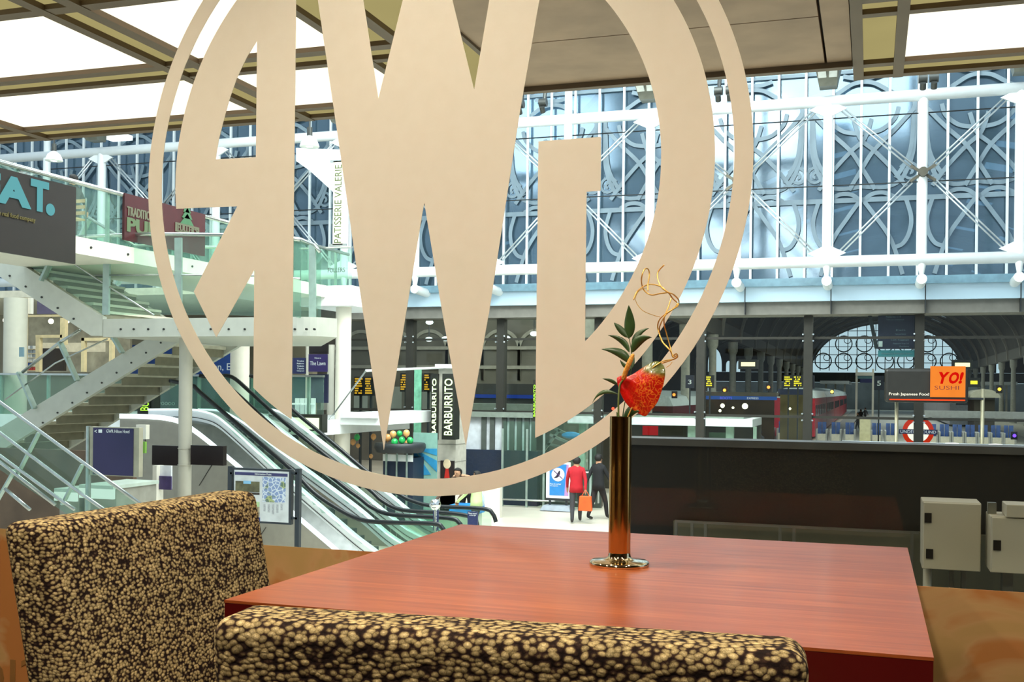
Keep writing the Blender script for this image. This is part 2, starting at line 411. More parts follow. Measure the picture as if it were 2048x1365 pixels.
# ================================================================ table
def wood_mat():
    m = bpy.data.materials.new('cherry_veneer'); m.use_nodes = True; N, L = m.node_tree.nodes, m.node_tree.links
    b = N['Principled BSDF']; b.inputs['Roughness'].default_value = .4; b.inputs['Specular IOR Level'].default_value = .28; b.inputs['Coat Weight'].default_value = .10; b.inputs['Coat Roughness'].default_value = .15
    t = N.new('ShaderNodeTexCoord'); mp = N.new('ShaderNodeMapping'); mp.inputs['Scale'].default_value = (1.1, 26, 26); L.new(t.outputs['Object'], mp.inputs['Vector'])
    n = N.new('ShaderNodeTexNoise'); n.inputs['Scale'].default_value = 3.2; n.inputs['Detail'].default_value = 8; n.inputs['Roughness'].default_value = .62; L.new(mp.outputs[0], n.inputs['Vector'])
    n2 = N.new('ShaderNodeTexNoise'); n2.inputs['Scale'].default_value = 3; L.new(t.outputs['Object'], n2.inputs['Vector'])
    mx = N.new('ShaderNodeMix'); mx.inputs['Factor'].default_value = .35; L.new(n.outputs['Fac'], mx.inputs[2]); L.new(n2.outputs['Fac'], mx.inputs[3])
    r = N.new('ShaderNodeValToRGB'); L.new(mx.outputs[0], r.inputs['Fac'])
    e = r.color_ramp.elements; e[0].position = .32; e[0].color = lin('#6f3114'); e[1].position = .66; e[1].color = lin('#a65a2c')
    e3 = e.new(.5); e3.color = lin('#8c451e')
    L.new(r.outputs['Color'], b.inputs['Base Color'])
    return m
mw = wood_mat(); m_edge = mat('dark_red_lacquer', '#4a0606', .28, var=.08, coat=.3)
TX0, TX1, TY0, TY1, TZ = -.858, .0715, 1.328, 2.256, .74
tb = thing('table', 'square cherry wood table with dark red edge by the window', 'table', ((TX0+TX1)/2, (TY0+TY1)/2, 0))
put(MB().box(TX0, TX1, TY0, TY1, TZ-.004, TZ), 'table_top', mw, tb)
put(MB().box(TX0+.0004, TX1-.0004, TY0+.0004, TY1-.0004, TZ-.062, TZ-.0042), 'edge_frame', m_edge, tb, label='dark red lacquered edge')
m_steel = mat('satin_steel', '#9a9a98', .3, 1, var=.05)
put(MB().lathe([(.04, .03), (.04, TZ-.062)], ((TX0+TX1)/2, (TY0+TY1)/2, 0)), 'pedestal', m_steel, tb, smooth=True, autosmooth=40)
put(MB().lathe([(.26, 0), (.26, .012), (.05, .03), (.04, .05)], ((TX0+TX1)/2, (TY0+TY1)/2, 0), 48), 'base', m_steel, tb, smooth=True, autosmooth=40)

# ================================================================ chairs
def fabric_mat():
    m = bpy.data.materials.new('boucle_fabric'); m.use_nodes = True; N, L = m.node_tree.nodes, m.node_tree.links
    b = N['Principled BSDF']; b.inputs['Roughness'].default_value = .95; b.inputs['Specular IOR Level'].default_value = .15
    t = N.new('ShaderNodeTexCoord')
    nw = N.new('ShaderNodeTexNoise'); nw.inputs['Scale'].default_value = 60; L.new(t.outputs['Object'], nw.inputs['Vector'])
    ad = N.new('ShaderNodeMix'); ad.data_type = 'RGBA'; ad.blend_type = 'ADD'; ad.inputs['Factor'].default_value = .006
    L.new(t.outputs['Object'], ad.inputs[6]); L.new(nw.outputs['Color'], ad.inputs[7])
    mp = N.new('ShaderNodeMapping'); mp.inputs['Scale'].default_value = (150, 150, 215); L.new(ad.outputs[2], mp.inputs['Vector'])
    v = N.new('ShaderNodeTexVoronoi'); v.inputs['Scale'].default_value = 1; v.inputs['Randomness'].default_value = .85; L.new(mp.outputs[0], v.inputs['Vector'])
    n = N.new('ShaderNodeTexNoise'); n.inputs['Scale'].default_value = 38; n.inputs['Detail'].default_value = 3; L.new(t.outputs['Object'], n.inputs['Vector'])
    mr = N.new('ShaderNodeMapRange'); mr.inputs['From Min'].default_value = .3; mr.inputs['From Max'].default_value = .7; mr.inputs['To Min'].default_value = -.07; mr.inputs['To Max'].default_value = .09
    L.new(n.outputs['Fac'], mr.inputs['Value'])
    mth = N.new('ShaderNodeMath'); mth.operation = 'ADD'; L.new(v.outputs['Distance'], mth.inputs[0]); L.new(mr.outputs[0], mth.inputs[1])
    r = N.new('ShaderNodeValToRGB'); L.new(mth.outputs[0], r.inputs['Fac'])
    e = r.color_ramp.elements; e[0].position = .0; e[0].color = lin('#cdb67f'); e[1].position = .76; e[1].color = lin('#1c0f0a')
    e3 = e.new(.45); e3.color = lin('#96814f'); e4 = e.new(.61); e4.color = lin('#3a261a')
    hs = N.new('ShaderNodeHueSaturation'); hs.inputs['Saturation'].default_value = .9
    vr = N.new('ShaderNodeMapRange'); vr.inputs['To Min'].default_value = .55; vr.inputs['To Max'].default_value = 1.25; L.new(v.outputs['Color'], vr.inputs['Value']); L.new(vr.outputs[0], hs.inputs['Value'])
    nf = N.new('ShaderNodeTexNoise'); nf.inputs['Scale'].default_value = 900; nf.inputs['Detail'].default_value = 2; L.new(t.outputs['Object'], nf.inputs['Vector'])
    mf_ = N.new('ShaderNodeMapRange'); mf_.inputs['From Min'].default_value = .3; mf_.inputs['From Max'].default_value = .7; mf_.inputs['To Min'].default_value = .62; mf_.inputs['To Max'].default_value = 1.25; L.new(nf.outputs['Fac'], mf_.inputs['Value'])
    L.new(r.outputs['Color'], hs.inputs['Color']); ml = N.new('ShaderNodeMix'); ml.data_type = 'RGBA'; ml.blend_type = 'MULTIPLY'; ml.inputs['Factor'].default_value = 1
    L.new(hs.outputs[0], ml.inputs[6]); L.new(mf_.outputs[0], ml.inputs[7]); L.new(ml.outputs[2], b.inputs['Base Color'])
    bp = N.new('ShaderNodeBump'); bp.invert = True; bp.inputs['Strength'].default_value = .8; bp.inputs['Distance'].default_value = .0014
    L.new(mth.outputs[0], bp.inputs['Height']); L.new(bp.outputs['Normal'], b.inputs['Normal'])
    return m
mfab = fabric_mat(); m_leg = mat('dark_chair_wood', '#3a1c10', .35, coat=.2)
def padded(pts_fn, nu, nv, name, parent, bev=.02):
    pass
def slab(mb_pts, name, parent, r):
    """cushion: eight corner points (bottom 4, top 4) rounded by a wide bevel"""
    mb = MB().add(mb_pts, [(0,3,2,1),(4,5,6,7),(0,1,5,4),(1,2,6,5),(2,3,7,6),(3,0,4,7)])
    o = put(mb, name, mfab, parent)
    bm = bmesh.new(); bm.from_mesh(o.data)
    bmesh.ops.bevel(bm, geom=list(bm.edges)+list(bm.verts), offset=r, segments=6, profile=.5, affect='EDGES')
    for f in bm.faces: f.smooth = True
    bm.to_mesh(o.data); bm.free()
    return o
def chair(name, label, c, fx, fy, ztop, w, th, lean, group):
    """c: centre of the backrest's top, (fx, fy) the way it faces"""
    f = Vector((fx, fy, 0)).normalized(); s = Vector((-f.y, f.x, 0)); c = Vector((c[0], c[1], 0))
    t = thing(name, label, 'chair', c+f*.25, group)
    def q(a, b, z): p = c+s*a+f*b; return (p.x, p.y, z)
    zb = .40; dl = lean*(ztop-zb); tb_ = th+.015
    slab([q(-w/2+.012, dl-tb_/2, zb), q(w/2-.012, dl-tb_/2, zb), q(w/2-.012, dl+tb_/2, zb), q(-w/2+.012, dl+tb_/2, zb),
          q(-w/2, -th/2, ztop), q(w/2, -th/2, ztop), q(w/2, th/2, ztop), q(-w/2, th/2, ztop)], 'backrest', t, .018)
    slab([q(-w/2, dl-.02, .36), q(w/2, dl-.02, .36), q(w/2, dl+.46, .36), q(-w/2, dl+.46, .36),
          q(-w/2, dl-.02, .46), q(w/2, dl-.02, .46), q(w/2, dl+.46, .46), q(-w/2, dl+.46, .46)], 'seat', t, .022)
    for a in (-1, 1):
        for b in (dl, dl+.42):
            mb = MB(); mb.bar(q(a*(w/2-.03), b, 0), q(a*(w/2-.03), b, .38), .036, .036); put(mb, 'leg', m_leg, t, bevel=.003)
    return t
pa, pb = PZ(14, 1045, .85), PZ(418, 978, .85)
chair('lounge_chair', 'tan and brown boucle chair at the left side of the table', ((pa.x+pb.x)/2+.045, (pa.y+pb.y)/2), 1, 0, .85, (pb-pa).length+.01, .075, .2, None)
pc, pd = PZ(545, 1207, .85), PZ(1575, 1268, .85)
cn = ((pc+pd)/2)
d_ = (pd-pc).normalized()
chair('lounge_chair', 'tan and brown boucle chair nearest the camera, its back to us', (cn.x-.002, cn.y-.035), -d_.y, d_.x, .85, (pd-pc).length+.04, .078, .12, None)

# ================================================================ vase and flowers
vb = PZ(1238.5, 1131, .74); VX, VY = vb.x, vb.y
m_brass = mat('polished_brass', '#c9a468', .12, 1, var=.04)
m_brass2 = mat('polished_steel_base', '#d8c9a8', .08, 1, var=.04)
vs_ = thing('bud_vase', 'tall narrow polished brass vase on a round foot', 'vase', (VX, VY, .74))
sc = vb.y/1.0
Hv = .255
put(MB().lathe([(.0188, .012), (.0188, Hv), (.0174, Hv), (.0174, .02), (.0001, .018)], (VX, VY, .74), 48), 'tube', m_brass, vs_, smooth=True, autosmooth=40)
put(MB().lathe([(.0505, 0), (.0515, .003), (.0505, .0065), (.047, .0085), (.030, .0098), (.0215, .0125), (.0195, .016), (.0188, .022)], (VX, VY, .74), 64), 'foot', m_brass2, vs_, smooth=True, autosmooth=50)
def V(x, y, dy=0.0): return PY(x, y, VY+dy)
m_leaf = mat('dark_green_leaf', '#2c4522', .38, var=.3, scale=30)
m_stem = mat('green_stem', '#5b6a2e', .5)
m_gold = mat('gold_painted_twig', '#dcae58', .35, .6, var=.2, scale=40)
def leafmesh(base, tip, w, mid=None, twist=.3, curl=.004):
    base = Vector(base); tip = Vector(tip); n = 12
    mid = Vector(mid) if mid is not None else (base+tip)/2
    ax = (tip-base).normalized(); side = ax.cross(Vector((0, 1, 0))).normalized()
    side = (side*math.cos(twist)+Vector((0, 1, 0))*math.sin(twist)); nr = side.cross(ax).normalized()
    mb = MB(); rows = []
    for i in range(n+1):
        t = i/n; p = base*(1-t)**2+mid*2*t*(1-t)+tip*t*t
        ww = w/2*math.sin(PI*min(1, t**.8))**.8*(1-.25*t)
        if t in (0, 1): ww = .0002
        rows.append([p-side*ww+nr*ww*.35, p-side*ww*.5+nr*ww*.08, p, p+side*ww*.5+nr*ww*.08, p+side*ww+nr*ww*.35])
    vv = [q for r_ in rows for q in r_]; vv2 = [q-nr*.0005 for q in vv]; k_ = len(vv)
    fs = []
    for i in range(n):
        for j in range(4):
            a = i*5+j; fs.append((a, a+1, a+6, a+5)); fs.append((k_+a+5, k_+a+6, k_+a+1, k_+a))
    for i in range(n):
        fs.append((i*5, i*5+5, k_+i*5+5, k_+i*5)); fs.append((i*5+9, i*5+4, k_+i*5+4, k_+i*5+9))
    mb.add(vv+vv2, fs); return mb
fo = thing('ruscus_sprig', 'sprig of dark green pointed leaves standing in the brass vase', 'foliage', (VX, VY, .80))
put(MB().tube(catmull([V(1243, 900, .004), V(1245, 840, .005), V(1250, 805, .008), V(1258, 770, .01), V(1263, 735, .01), V(1263, 705, .01), V(1257.6, 674, .01)], 5), .0011, 6, .0006), 'stem', m_leaf, fo, smooth=True)
LV = [((1257.6, 678), (1257.6, 611), 25, None), ((1257, 676), (1228, 646), 14, (1238, 655)), ((1264, 690), (1298, 657), 13, (1270, 664)), ((1262, 706), (1304, 675), 20, (1275, 672)),
      ((1259, 705), (1216, 671), 14, (1248, 676)), ((1262, 727), (1203, 699), 19, (1245, 698)), ((1263, 738), (1240, 720), 9, (1246, 735)), ((1263, 737), (1268, 712), 9, None),
      ((1236, 771), (1205, 758), 8, (1222, 760)), ((1238, 790), (1185, 806), 9, (1200, 772)), ((1246, 838), (1279, 824), 22, (1262, 812)), ((1240, 842), (1233, 824), 7, None)]
for i, (b_, t_, w_, m_) in enumerate(LV):
    dy = .01+.004*((i*7) % 5-2)
    wv = w_/FPX*VY*1.08
    put(leafmesh(V(*b_, .01), V(*t_, dy), wv, V(*m_, dy) if m_ else None, .25*(-1)**i), 'leaf', m_leaf, fo, smooth=True)
# anthurium
def spathe_mat():
    m = bpy.data.materials.new('anthurium_red'); m.use_nodes = True; N, L = m.node_tree.nodes, m.node_tree.links
    b = N['Principled BSDF']; b.inputs['Roughness'].default_value = .3; b.inputs['Coat Weight'].default_value = .3
    t = N.new('ShaderNodeTexCoord'); n = N.new('ShaderNodeTexNoise'); n.inputs['Scale'].default_value = 60
    L.new(t.outputs['Object'], n.inputs['Vector']); ad = N.new('ShaderNodeMix'); ad.data_type = 'RGBA'; ad.blend_type = 'ADD'; ad.inputs['Factor'].default_value = .03
    L.new(t.outputs['Object'], ad.inputs[6]); L.new(n.outputs['Color'], ad.inputs[7])
    vv_ = N.new('ShaderNodeTexVoronoi'); vv_.feature = 'DISTANCE_TO_EDGE'; vv_.inputs['Scale'].default_value = 110; L.new(ad.outputs[2], vv_.inputs['Vector'])
    r = N.new('ShaderNodeValToRGB'); L.new(vv_.outputs['Distance'], r.inputs['Fac'])
    e = r.color_ramp.elements; e[0].position = .0; e[0].color = lin('#dc7a26'); e[1].position = .09; e[1].color = lin('#b5180a')
    at = N.new('ShaderNodeAttribute'); at.attribute_name = 'green'; mx = N.new('ShaderNodeMix'); mx.data_type = 'RGBA'
    L.new(at.outputs['Fac'], mx.inputs['Factor']); L.new(r.outputs['Color'], mx.inputs[6]); mx.inputs[7].default_value = lin('#565c1f')
    rd = N.new('ShaderNodeMix'); rd.data_type = 'RGBA'; at2 = N.new('ShaderNodeAttribute'); at2.attribute_name = 'pure'
    L.new(at2.outputs['Fac'], rd.inputs['Factor']); L.new(mx.outputs[2], rd.inputs[6]); rd.inputs[7].default_value = lin('#b40e06')
    L.new(rd.outputs[2], b.inputs['Base Color'])
    n3 = N.new('ShaderNodeTexNoise'); n3.inputs['Scale'].default_value = 45; n3.inputs['Detail'].default_value = 2; n3.inputs['Distortion'].default_value = 1.5; L.new(t.outputs['Object'], n3.inputs['Vector'])
    bp = N.new('ShaderNodeBump'); bp.inputs['Strength'].default_value = .55; bp.inputs['Distance'].default_value = .004
    L.new(n3.outputs['Fac'], bp.inputs['Height']); L.new(bp.outputs['Normal'], b.inputs['Normal'])
    return m
an = thing('anthurium', 'glossy red anthurium bloom with yellow spadix in the brass vase', 'flower', (VX, VY, .80))
OUT = [(1233, 756), (1236, 775), (1245, 797), (1258, 815), (1276, 827), (1290, 834), (1301, 823), (1315, 806), (1323, 785), (1329, 762), (1331, 743), (1326, 729), (1314, 722), (1299, 727), (1282, 737), (1266, 748), (1252, 754), (1243, 751)]
cxs, cys = 1284, 772
OUT = [(p.x, p.y) for p in catmull([Vector((x, y, 0)) for x, y in OUT+OUT[:1]], 3)][:-1]
nr_ = 12; vv = []; gr = []; pu = []
for j in range(nr_+1):
    t = j/nr_
    for i, (x, y) in enumerate(OUT):
        px, py = cxs+(x-cxs)*t, cys+(y-cys)*t
        dep = -.007+.009*t*t+.0035*math.exp(-((px-1240-(py-757)*.65)/7)**2)
        fold = max(0, 752-py)/30
        dep += .007*fold*t
        vv.append(V(px, py, dep)); gr.append(min(1, max(0, (750-py+(px-1290)*.22)/9))); pu.append(min(1, max(0, (1283-px+(780-py)*.25)/22)))
n_ = len(OUT); fs = []
for j in range(nr_):
    for i in range(n_):
        a = j*n_+i; b2 = j*n_+(i+1) % n_; fs.append((a, b2, b2+n_, a+n_))
mb = MB().add(vv, fs)
spo = put(mb, 'spathe', spathe_mat(), an, smooth=True)
for nm, dat in (('green', gr), ('pure', pu)):
    at = spo.data.attributes.new(nm, 'FLOAT', 'POINT')
    for i, q in enumerate(dat): at.data[i].value = q
md = spo.modifiers.new('solid', 'SOLIDIFY'); md.thickness = .0012
md = spo.modifiers.new('ss', 'SUBSURF'); md.levels = 2; md.render_levels = 2
put(MB().tube(catmull([V(1247, 758, -.012), V(1252, 742, -.02), V(1259, 725, -.024), V(1267, 708, -.024)], 5), [.0042]*12+[.0038, .0034, .003, .0016], 12), 'spadix', mat('yellow_spadix', '#d79a3c', .6, var=.15, scale=300, bump=.5), an, smooth=True)
put(MB().tube(catmull([V(1236, 900, -.003), V(1237, 840, -.004), V(1237, 800, -.004), V(1240, 770, .0), V(1250, 757, .0)], 5), .0016, 8), 'stem', m_stem, an, smooth=True)
# gold twigs
tw = thing('curly_willow', 'gold painted curly twigs twisting above the red flower', 'dried twig', (VX, VY, .80))
def tp(pts, dys=(0, .01)):
    out = []
    for i, (x, y) in enumerate(pts): out.append(V(1250+x/6.2, 520+y/6.2, .012+.012*math.sin(i*1.3+len(pts))))
    return out
ST = [[(485, 65), (410, 150), (410, 250), (460, 350), (540, 410), (590, 480), (650, 545), (600, 605), (500, 690), (483, 780), (510, 900), (560, 1080), (590, 1200)],
      [(285, 385), (285, 300), (302, 200), (290, 120), (245, 115), (212, 190), (205, 280), (235, 375), (320, 435), (430, 420), (540, 403)],
      [(105, 500), (150, 395), (240, 325), (330, 305), (440, 330), (530, 400), (600, 430), (665, 500), (655, 570), (600, 610), (520, 660), (430, 740), (405, 830), (430, 930), (480, 1040), (560, 1130), (590, 1205)],
      [(150, 550), (220, 630), (330, 680), (435, 710)], [(150, 550), (130, 480), (170, 390), (270, 350)],
      [(575, 470), (540, 580), (490, 700), (440, 800), (425, 880), (450, 1000), (550, 1110), (600, 1210)],
      [(590, 1200), (635, 1165), (650, 1205), (600, 1235), (500, 1250), (420, 1285), (300, 1400), (100, 1800), (-30, 2050), (-70, 2400)],
      [(600, 1210), (640, 1190), (620, 1225), (520, 1265), (430, 1300), (310, 1420), (80, 1850), (-60, 2200), (-75, 2400)], [(585, 1270), (550, 1310), (510, 1335)]]
for i, s_ in enumerate(ST):
    put(MB().tube(catmull(tp(s_), 6), .0011 if i not in (3, 4, 8) else .0006, 6, .0012 if i not in (3, 4, 8) else .0005), 'twig', m_gold, tw, smooth=True)
# ================================================================ canopy over the window, parapet, cabinets
m_bronze = mat('bronze_frame', '#6b5840', .5, .3, var=.06)
m_soffit = mat('brown_soffit_board', '#b8997a', .6, var=.15, scale=3)
m_dim = glow('dim_light_diffuser', '#d9c384', .62, var=.12, scale=2)
g_lit = glow('lit_diffuser', '#fff1df', 1.6, var=.10, scale=.9)
HC = 3.0
can = thing('light_canopy', 'bronze framed canopy of glowing ceiling panels outside the lounge window', 'canopy', (-2.2, 4.8, HC))
XB = [(-4.18, -4.11), (-3.96, -3.88), (-2.89, -2.84), (-2.60, -2.53)]           # bars that run away from the window
def yrow(xa, xb, y1=7.1):
    return None
def cell(x0, x1, y0, y1, m, nm, z=.02): put(MB().box(x0, x1, y0, y1, HC+z, HC+z+.02), nm, m, can)
ROWS = [(2.45, 3.62, 'lit'), (3.70, 3.86, 'dim'), (3.92, 4.63, 'dim'), (4.71, 5.66, 'lit'), (5.74, 5.90, 'dim'), (5.96, 6.80, 'lit'), (6.87, 7.05, 'dim')]
def field(cols):
    for x0, x1, kx in cols:
        for y0, y1, ky in ROWS:
            lit = kx == 'lit' and ky == 'lit'
            cell(x0, x1, y0, y1, g_lit if lit else m_dim, 'light_panel' if lit else 'side_panel')
field([(-6.9, -6.3, 'dim'), (-6.22, -5.3+1.12, 'lit'), (-4.11, -3.96, 'dim'), (-3.88, -2.89, 'lit'), (-2.84, -2.60, 'dim')])
for y0, y1 in ((2.45, 3.6), (3.7, 5.66), (5.74, 6.74)): cell(-2.53, -2.19, y0, y1, m_dim, 'side_panel')
field([(-.06, .11, 'dim'), (.17, 1.25, 'lit'), (1.33, 1.5, 'dim'), (1.57, 2.6, 'lit')])
# frames: bars between the cells
fb = MB()
for x0, x1 in ((-6.98, -6.9), (-6.3, -6.22), (-4.18, -4.11), (-3.96, -3.88), (-2.89, -2.84), (-2.60, -2.53), (-2.19, -2.16), (-.12, -.06), (.11, .17), (1.25, 1.33), (1.5, 1.57), (2.6, 2.68)):
    fb.box(x0, x1, 2.42, 7.12 if not -2.3 < x0 < -2.1 else 6.8, HC-.012, HC+.06)
ys = [(2.42, 2.45), (3.62, 3.70), (3.86, 3.92), (4.63, 4.71), (5.66, 5.74), (5.90, 5.96), (6.80, 6.87), (7.05, 7.12)]
for y0, y1 in ys:
    fb.box(-6.98, -2.53, y0, y1, HC-.008, HC+.058); fb.box(-.12, 2.68, y0, y1, HC-.008, HC+.058)
put(fb, 'frame', m_bronze, can)
put(MB().box(-6.98, -2.2, 2.42, 7.12, HC+.06, HC+.2).box(-.12, 2.68, 2.42, 7.12, HC+.06, HC+.2).box(-2.3, -.1, 2.42, 6.8, HC+.1, HC+.2), 'roof_slab', m_bronze, can)
yb = [2.42, 3.3, 4.15, 5.0, 5.9, 6.78]
for a, b in zip(yb[:-1], yb[1:]):
    put(MB().box(-2.16, -.28, a+.006, b-.006, HC+.004, HC+.05), 'soffit_board', m_soffit, can)
put(MB().box(-.265, -.125, 2.42, 6.78, HC+.004, HC+.05), 'soffit_board', m_soffit, can)
put(MB().box(-2.17, -.12, 6.74, 6.8, HC-.03, HC+.1), 'edge_trim', m_bronze, can)

# dark parapet and balcony in front of the right half of the window
m_par = mat('dark_brown_panel', '#241f14', .55, var=.1)
m_cap = mat('grey_metal_cap', '#6a6862', .45, .4)
m_conc = mat('olive_grey_render', '#6d6a55', .8, var=.12, scale=2.5)
PYY = 5.5
px0 = PY(1240, 960, PYY).x; zt = PY(1700, 901, PYY).z; zm = PY(1600, 1052, PYY).z
par = thing('parapet', 'long dark brown parapet wall beyond the window with grey cap', 'parapet', (px0+2.5, PYY, 0))
put(MB().box(px0, 6.5, PYY, PYY+.16, 0, zt), 'panel', m_par, par)
put(MB().box(px0-.01, 6.5, PYY-.03, PYY+.2, zt, zt+.035), 'cap', m_cap, par)
xc = PY(1350, 1060, PYY).x
put(MB().box(xc, 6.5, PYY-.05, PYY-.002, 0, zm), 'lower_wall', m_conc, par)
put(MB().box(px0, 6.5, 2.43, PYY+.16, -.3, 0), 'trim_2', mat('balcony_deck', '#55524a', .8), kind='structure')
m_galv = mat('galvanised_steel', '#8f8f86', .4, .8)
rl = thing('low_rail', 'thin grey rail with paired uprights along the foot of the dark parapet', 'rail', (PY(1560, 1060, 5.35).x, 5.35, 0))
ra, rb = PY(1350, 1043, 5.35), PY(1838, 1063, 5.35)
put(MB().bar((ra.x, 5.35, ra.z), (rb.x, 5.35, ra.z), .012, .012), 'top_rail', m_galv, rl)
for x in (1352, 1384, 1411, 1560, 1588, 1824):
    q = PY(x, 1060, 5.35); put(MB().bar((q.x, 5.35, 0), (q.x, 5.35, ra.z-.006), .014, .010), 'upright', m_galv, rl)
m_cab = mat('cream_painted_steel', '#c6bda6', .42, var=.04); m_lock = mat('black_lock', '#1d1812', .4)
def cabinet(x0, y0, x1, y1, Y, locks, label, dp=.22):
    a, b, c, d = rect(x0, y0, x1, y1, Y)
    t = thing('electrical_cabinet', label, 'cabinet', ((a+b)/2, Y+dp, 0))
    put(MB().box(a, b, Y+.02, Y+dp, c, d), 'body', m_cab, t, bevel=.004)
    dr = put(MB().box(a+.003, b-.003, Y, Y+.019, c+.003, d-.003), 'door', m_cab, t, bevel=.004)
    for lx, ly in locks:
        q = PY(lx, ly, Y)
        put(MB().box(q.x-.014, q.x+.014, Y-.008, Y, q.z-.02, q.z+.02), 'lock', m_lock, dr)
    return t, (a, b, c, d)
c1, r1 = cabinet(1845, 1006, 1963, 1143, 4.9, ((1856, 1036), (1859, 1108)), 'cream steel electrical cabinet with two black locks behind the table')
put(MB().tube([(r1[0]+.03, 5.1, 0), (r1[0]+.03, 5.1, r1[2])], .018, 12), 'conduit', mat('pale_conduit', '#cfc9b4', .4), c1, smooth=True)
for dx in (.12, .17): put(MB().box(r1[0]+dx, r1[0]+dx+.02, 5.12, 5.16, 0, r1[2]), 'support', m_galv, c1)
c2, r2 = cabinet(1982, 1036, 2078, 1150, 4.75, ((1994, 1091),), 'cream steel electrical cabinet with one black lock at the right edge')
put(MB().box(r2[0]+.06, r2[0]+.10, 4.9, 4.97, 0, r2[2]), 'support', m_galv, c2)
for o_, r_, Y_ in ((c1, r1, 4.9), (c2, r2, 4.75)): put(MB().box(r_[0]+.05, r_[1]-.05, Y_+.2, PYY-.04, r_[2]+.1, r_[2]+.14), 'wall_bracket', m_galv, o_)
a, b, c, d = rect(2014, 1012, 2078, 1035, 4.72)
jb = put(MB().box(a, b, 4.74, 4.9, r2[3], d), 'junction_box', m_cab, None, 'small cream box resting on top of the cabinet at right edge', 'box', bevel=.004)
jb2 = MB().box(r2[0]-.002, r2[0]+.03, 4.86, 4.9, r2[3], r2[3]+.045)
put(jb2, 'mounting_bracket', m_galv, None, 'small steel bracket standing on the left of the right hand cabinet', 'bracket')

# ================================================================ concourse
def floor_mat():
    m = mat('pale_terrazzo', '#d2ccbb', .35, var=.10, scale=.8)
    return m
put(MB().box(-60, 40, 2.6, 262, FLOOR-.2, FLOOR), 'floor_concourse', floor_mat(), kind='structure')
m_white = mat('white_painted_steel', '#eef2f2', .4, var=.03)
m_white2 = mat('warm_white_cladding', '#e2ddcf', .5, var=.04)
m_black = mat('black_rod', '#22282c', .5)
m_rod = mat('bright_steel_rod', '#c6cdd0', .3, .7)

# ---- facade truss between the atrium and the train hall
FY = 29.8
tr = thing('facade_truss', 'white tubular steel truss with crossed steel rods spanning the station screen', 'truss', (-5, FY, FLOOR))
zb_ = PY(1500, 528, FY).z; zt_ = PY(1500, 214, FY).z; zm_ = PY(1845, 347, FY).z
X0, X1 = PY(-260, 500, FY).x, PY(2300, 500, FY).x
put(MB().tube([(X0, FY, zb_), (X1, FY, zb_)], .15, 16), 'bottom_chord', m_white, tr, smooth=True)
put(MB().tube([(X0, FY, zt_), (X1, FY, zt_)], .15, 16), 'top_chord', m_white, tr, smooth=True)
NODES = [(2222, 'C'), (2040, 'N'), (1845, 'C'), (1655, 'N'), (1475, 'C'), (1300, 'N'), (1135, 'C'), (980, 'N'), (832, 'C'), (690, 'N'), (560, 'C'), (432, 'N'), (318, 'C'), (203, 'N'), (93, 'C'), (-20, 'N')]
nx = [(PY(x, 400, FY).x, k_) for x, k_ in NODES]
topx = zt_+2.6
for i, (x, k_) in enumerate(nx):
    p = MB().tube([(x, FY, zb_), (x, FY, zt_)], .13 if k_ == 'N' else .12, 14)
    if k_ == 'C': p.tube([(x, FY, zt_), (x, FY, topx)], .11, 12)
    put(p, 'post', m_white, tr, smooth=True, autosmooth=50)
    put(MB().tube([(x, FY, zb_-.1), (x, FY, zb_-.42)], [.11, .05], 12).tube([(x, FY-.05, zb_-.5), (x, FY+1.25, zb_-.56)], .13, 14), 'stub_bracket', m_white, tr, smooth=True, autosmooth=50)
    if k_ == 'C':
        for j in (i-1, i+1):
            if 0 <= j < len(nx):
                xn = nx[j][0]; s_ = 1 if xn > x else -1
                for ze, sg in ((zt_, 1), (zb_, -1)):
                    for o_ in (-.06, .06):
                        put(MB().tube([(x+s_*.25, FY-.05, zm_+sg*.18+o_), (xn-s_*.32, FY-.05, ze-sg*.22+o_)], .024, 6), 'tie_rod', m_rod, tr, smooth=True)
                    put(MB().prism([(xn, FY-.08, ze), (xn-s_*.48, FY-.08, ze-sg*.22), (xn-s_*.1, FY-.08, ze-sg*.4)], (0, .06, 0)), 'gusset', m_white, tr)
        put(MB().tube([(x, FY-.3, zm_), (x, FY+.2, zm_)], .12, 10).bar((x-.3, FY-.05, zm_-.2), (x+.3, FY-.05, zm_+.2), .07).bar((x-.3, FY-.05, zm_+.2), (x+.3, FY-.05, zm_-.2), .07), 'rod_hub', mat('dark_hub', '#5b574c', .5, .5), tr)
# glass edge line rods: thin dark horizontals behind the truss
for y_ in (372, 238):
    z = PY(1660, y_, FY+.6).z
    put(MB().tube([(X0, FY+.6, z), (X1, FY+.6, z)], .018, 6), 'glazing_rail', m_black, tr)
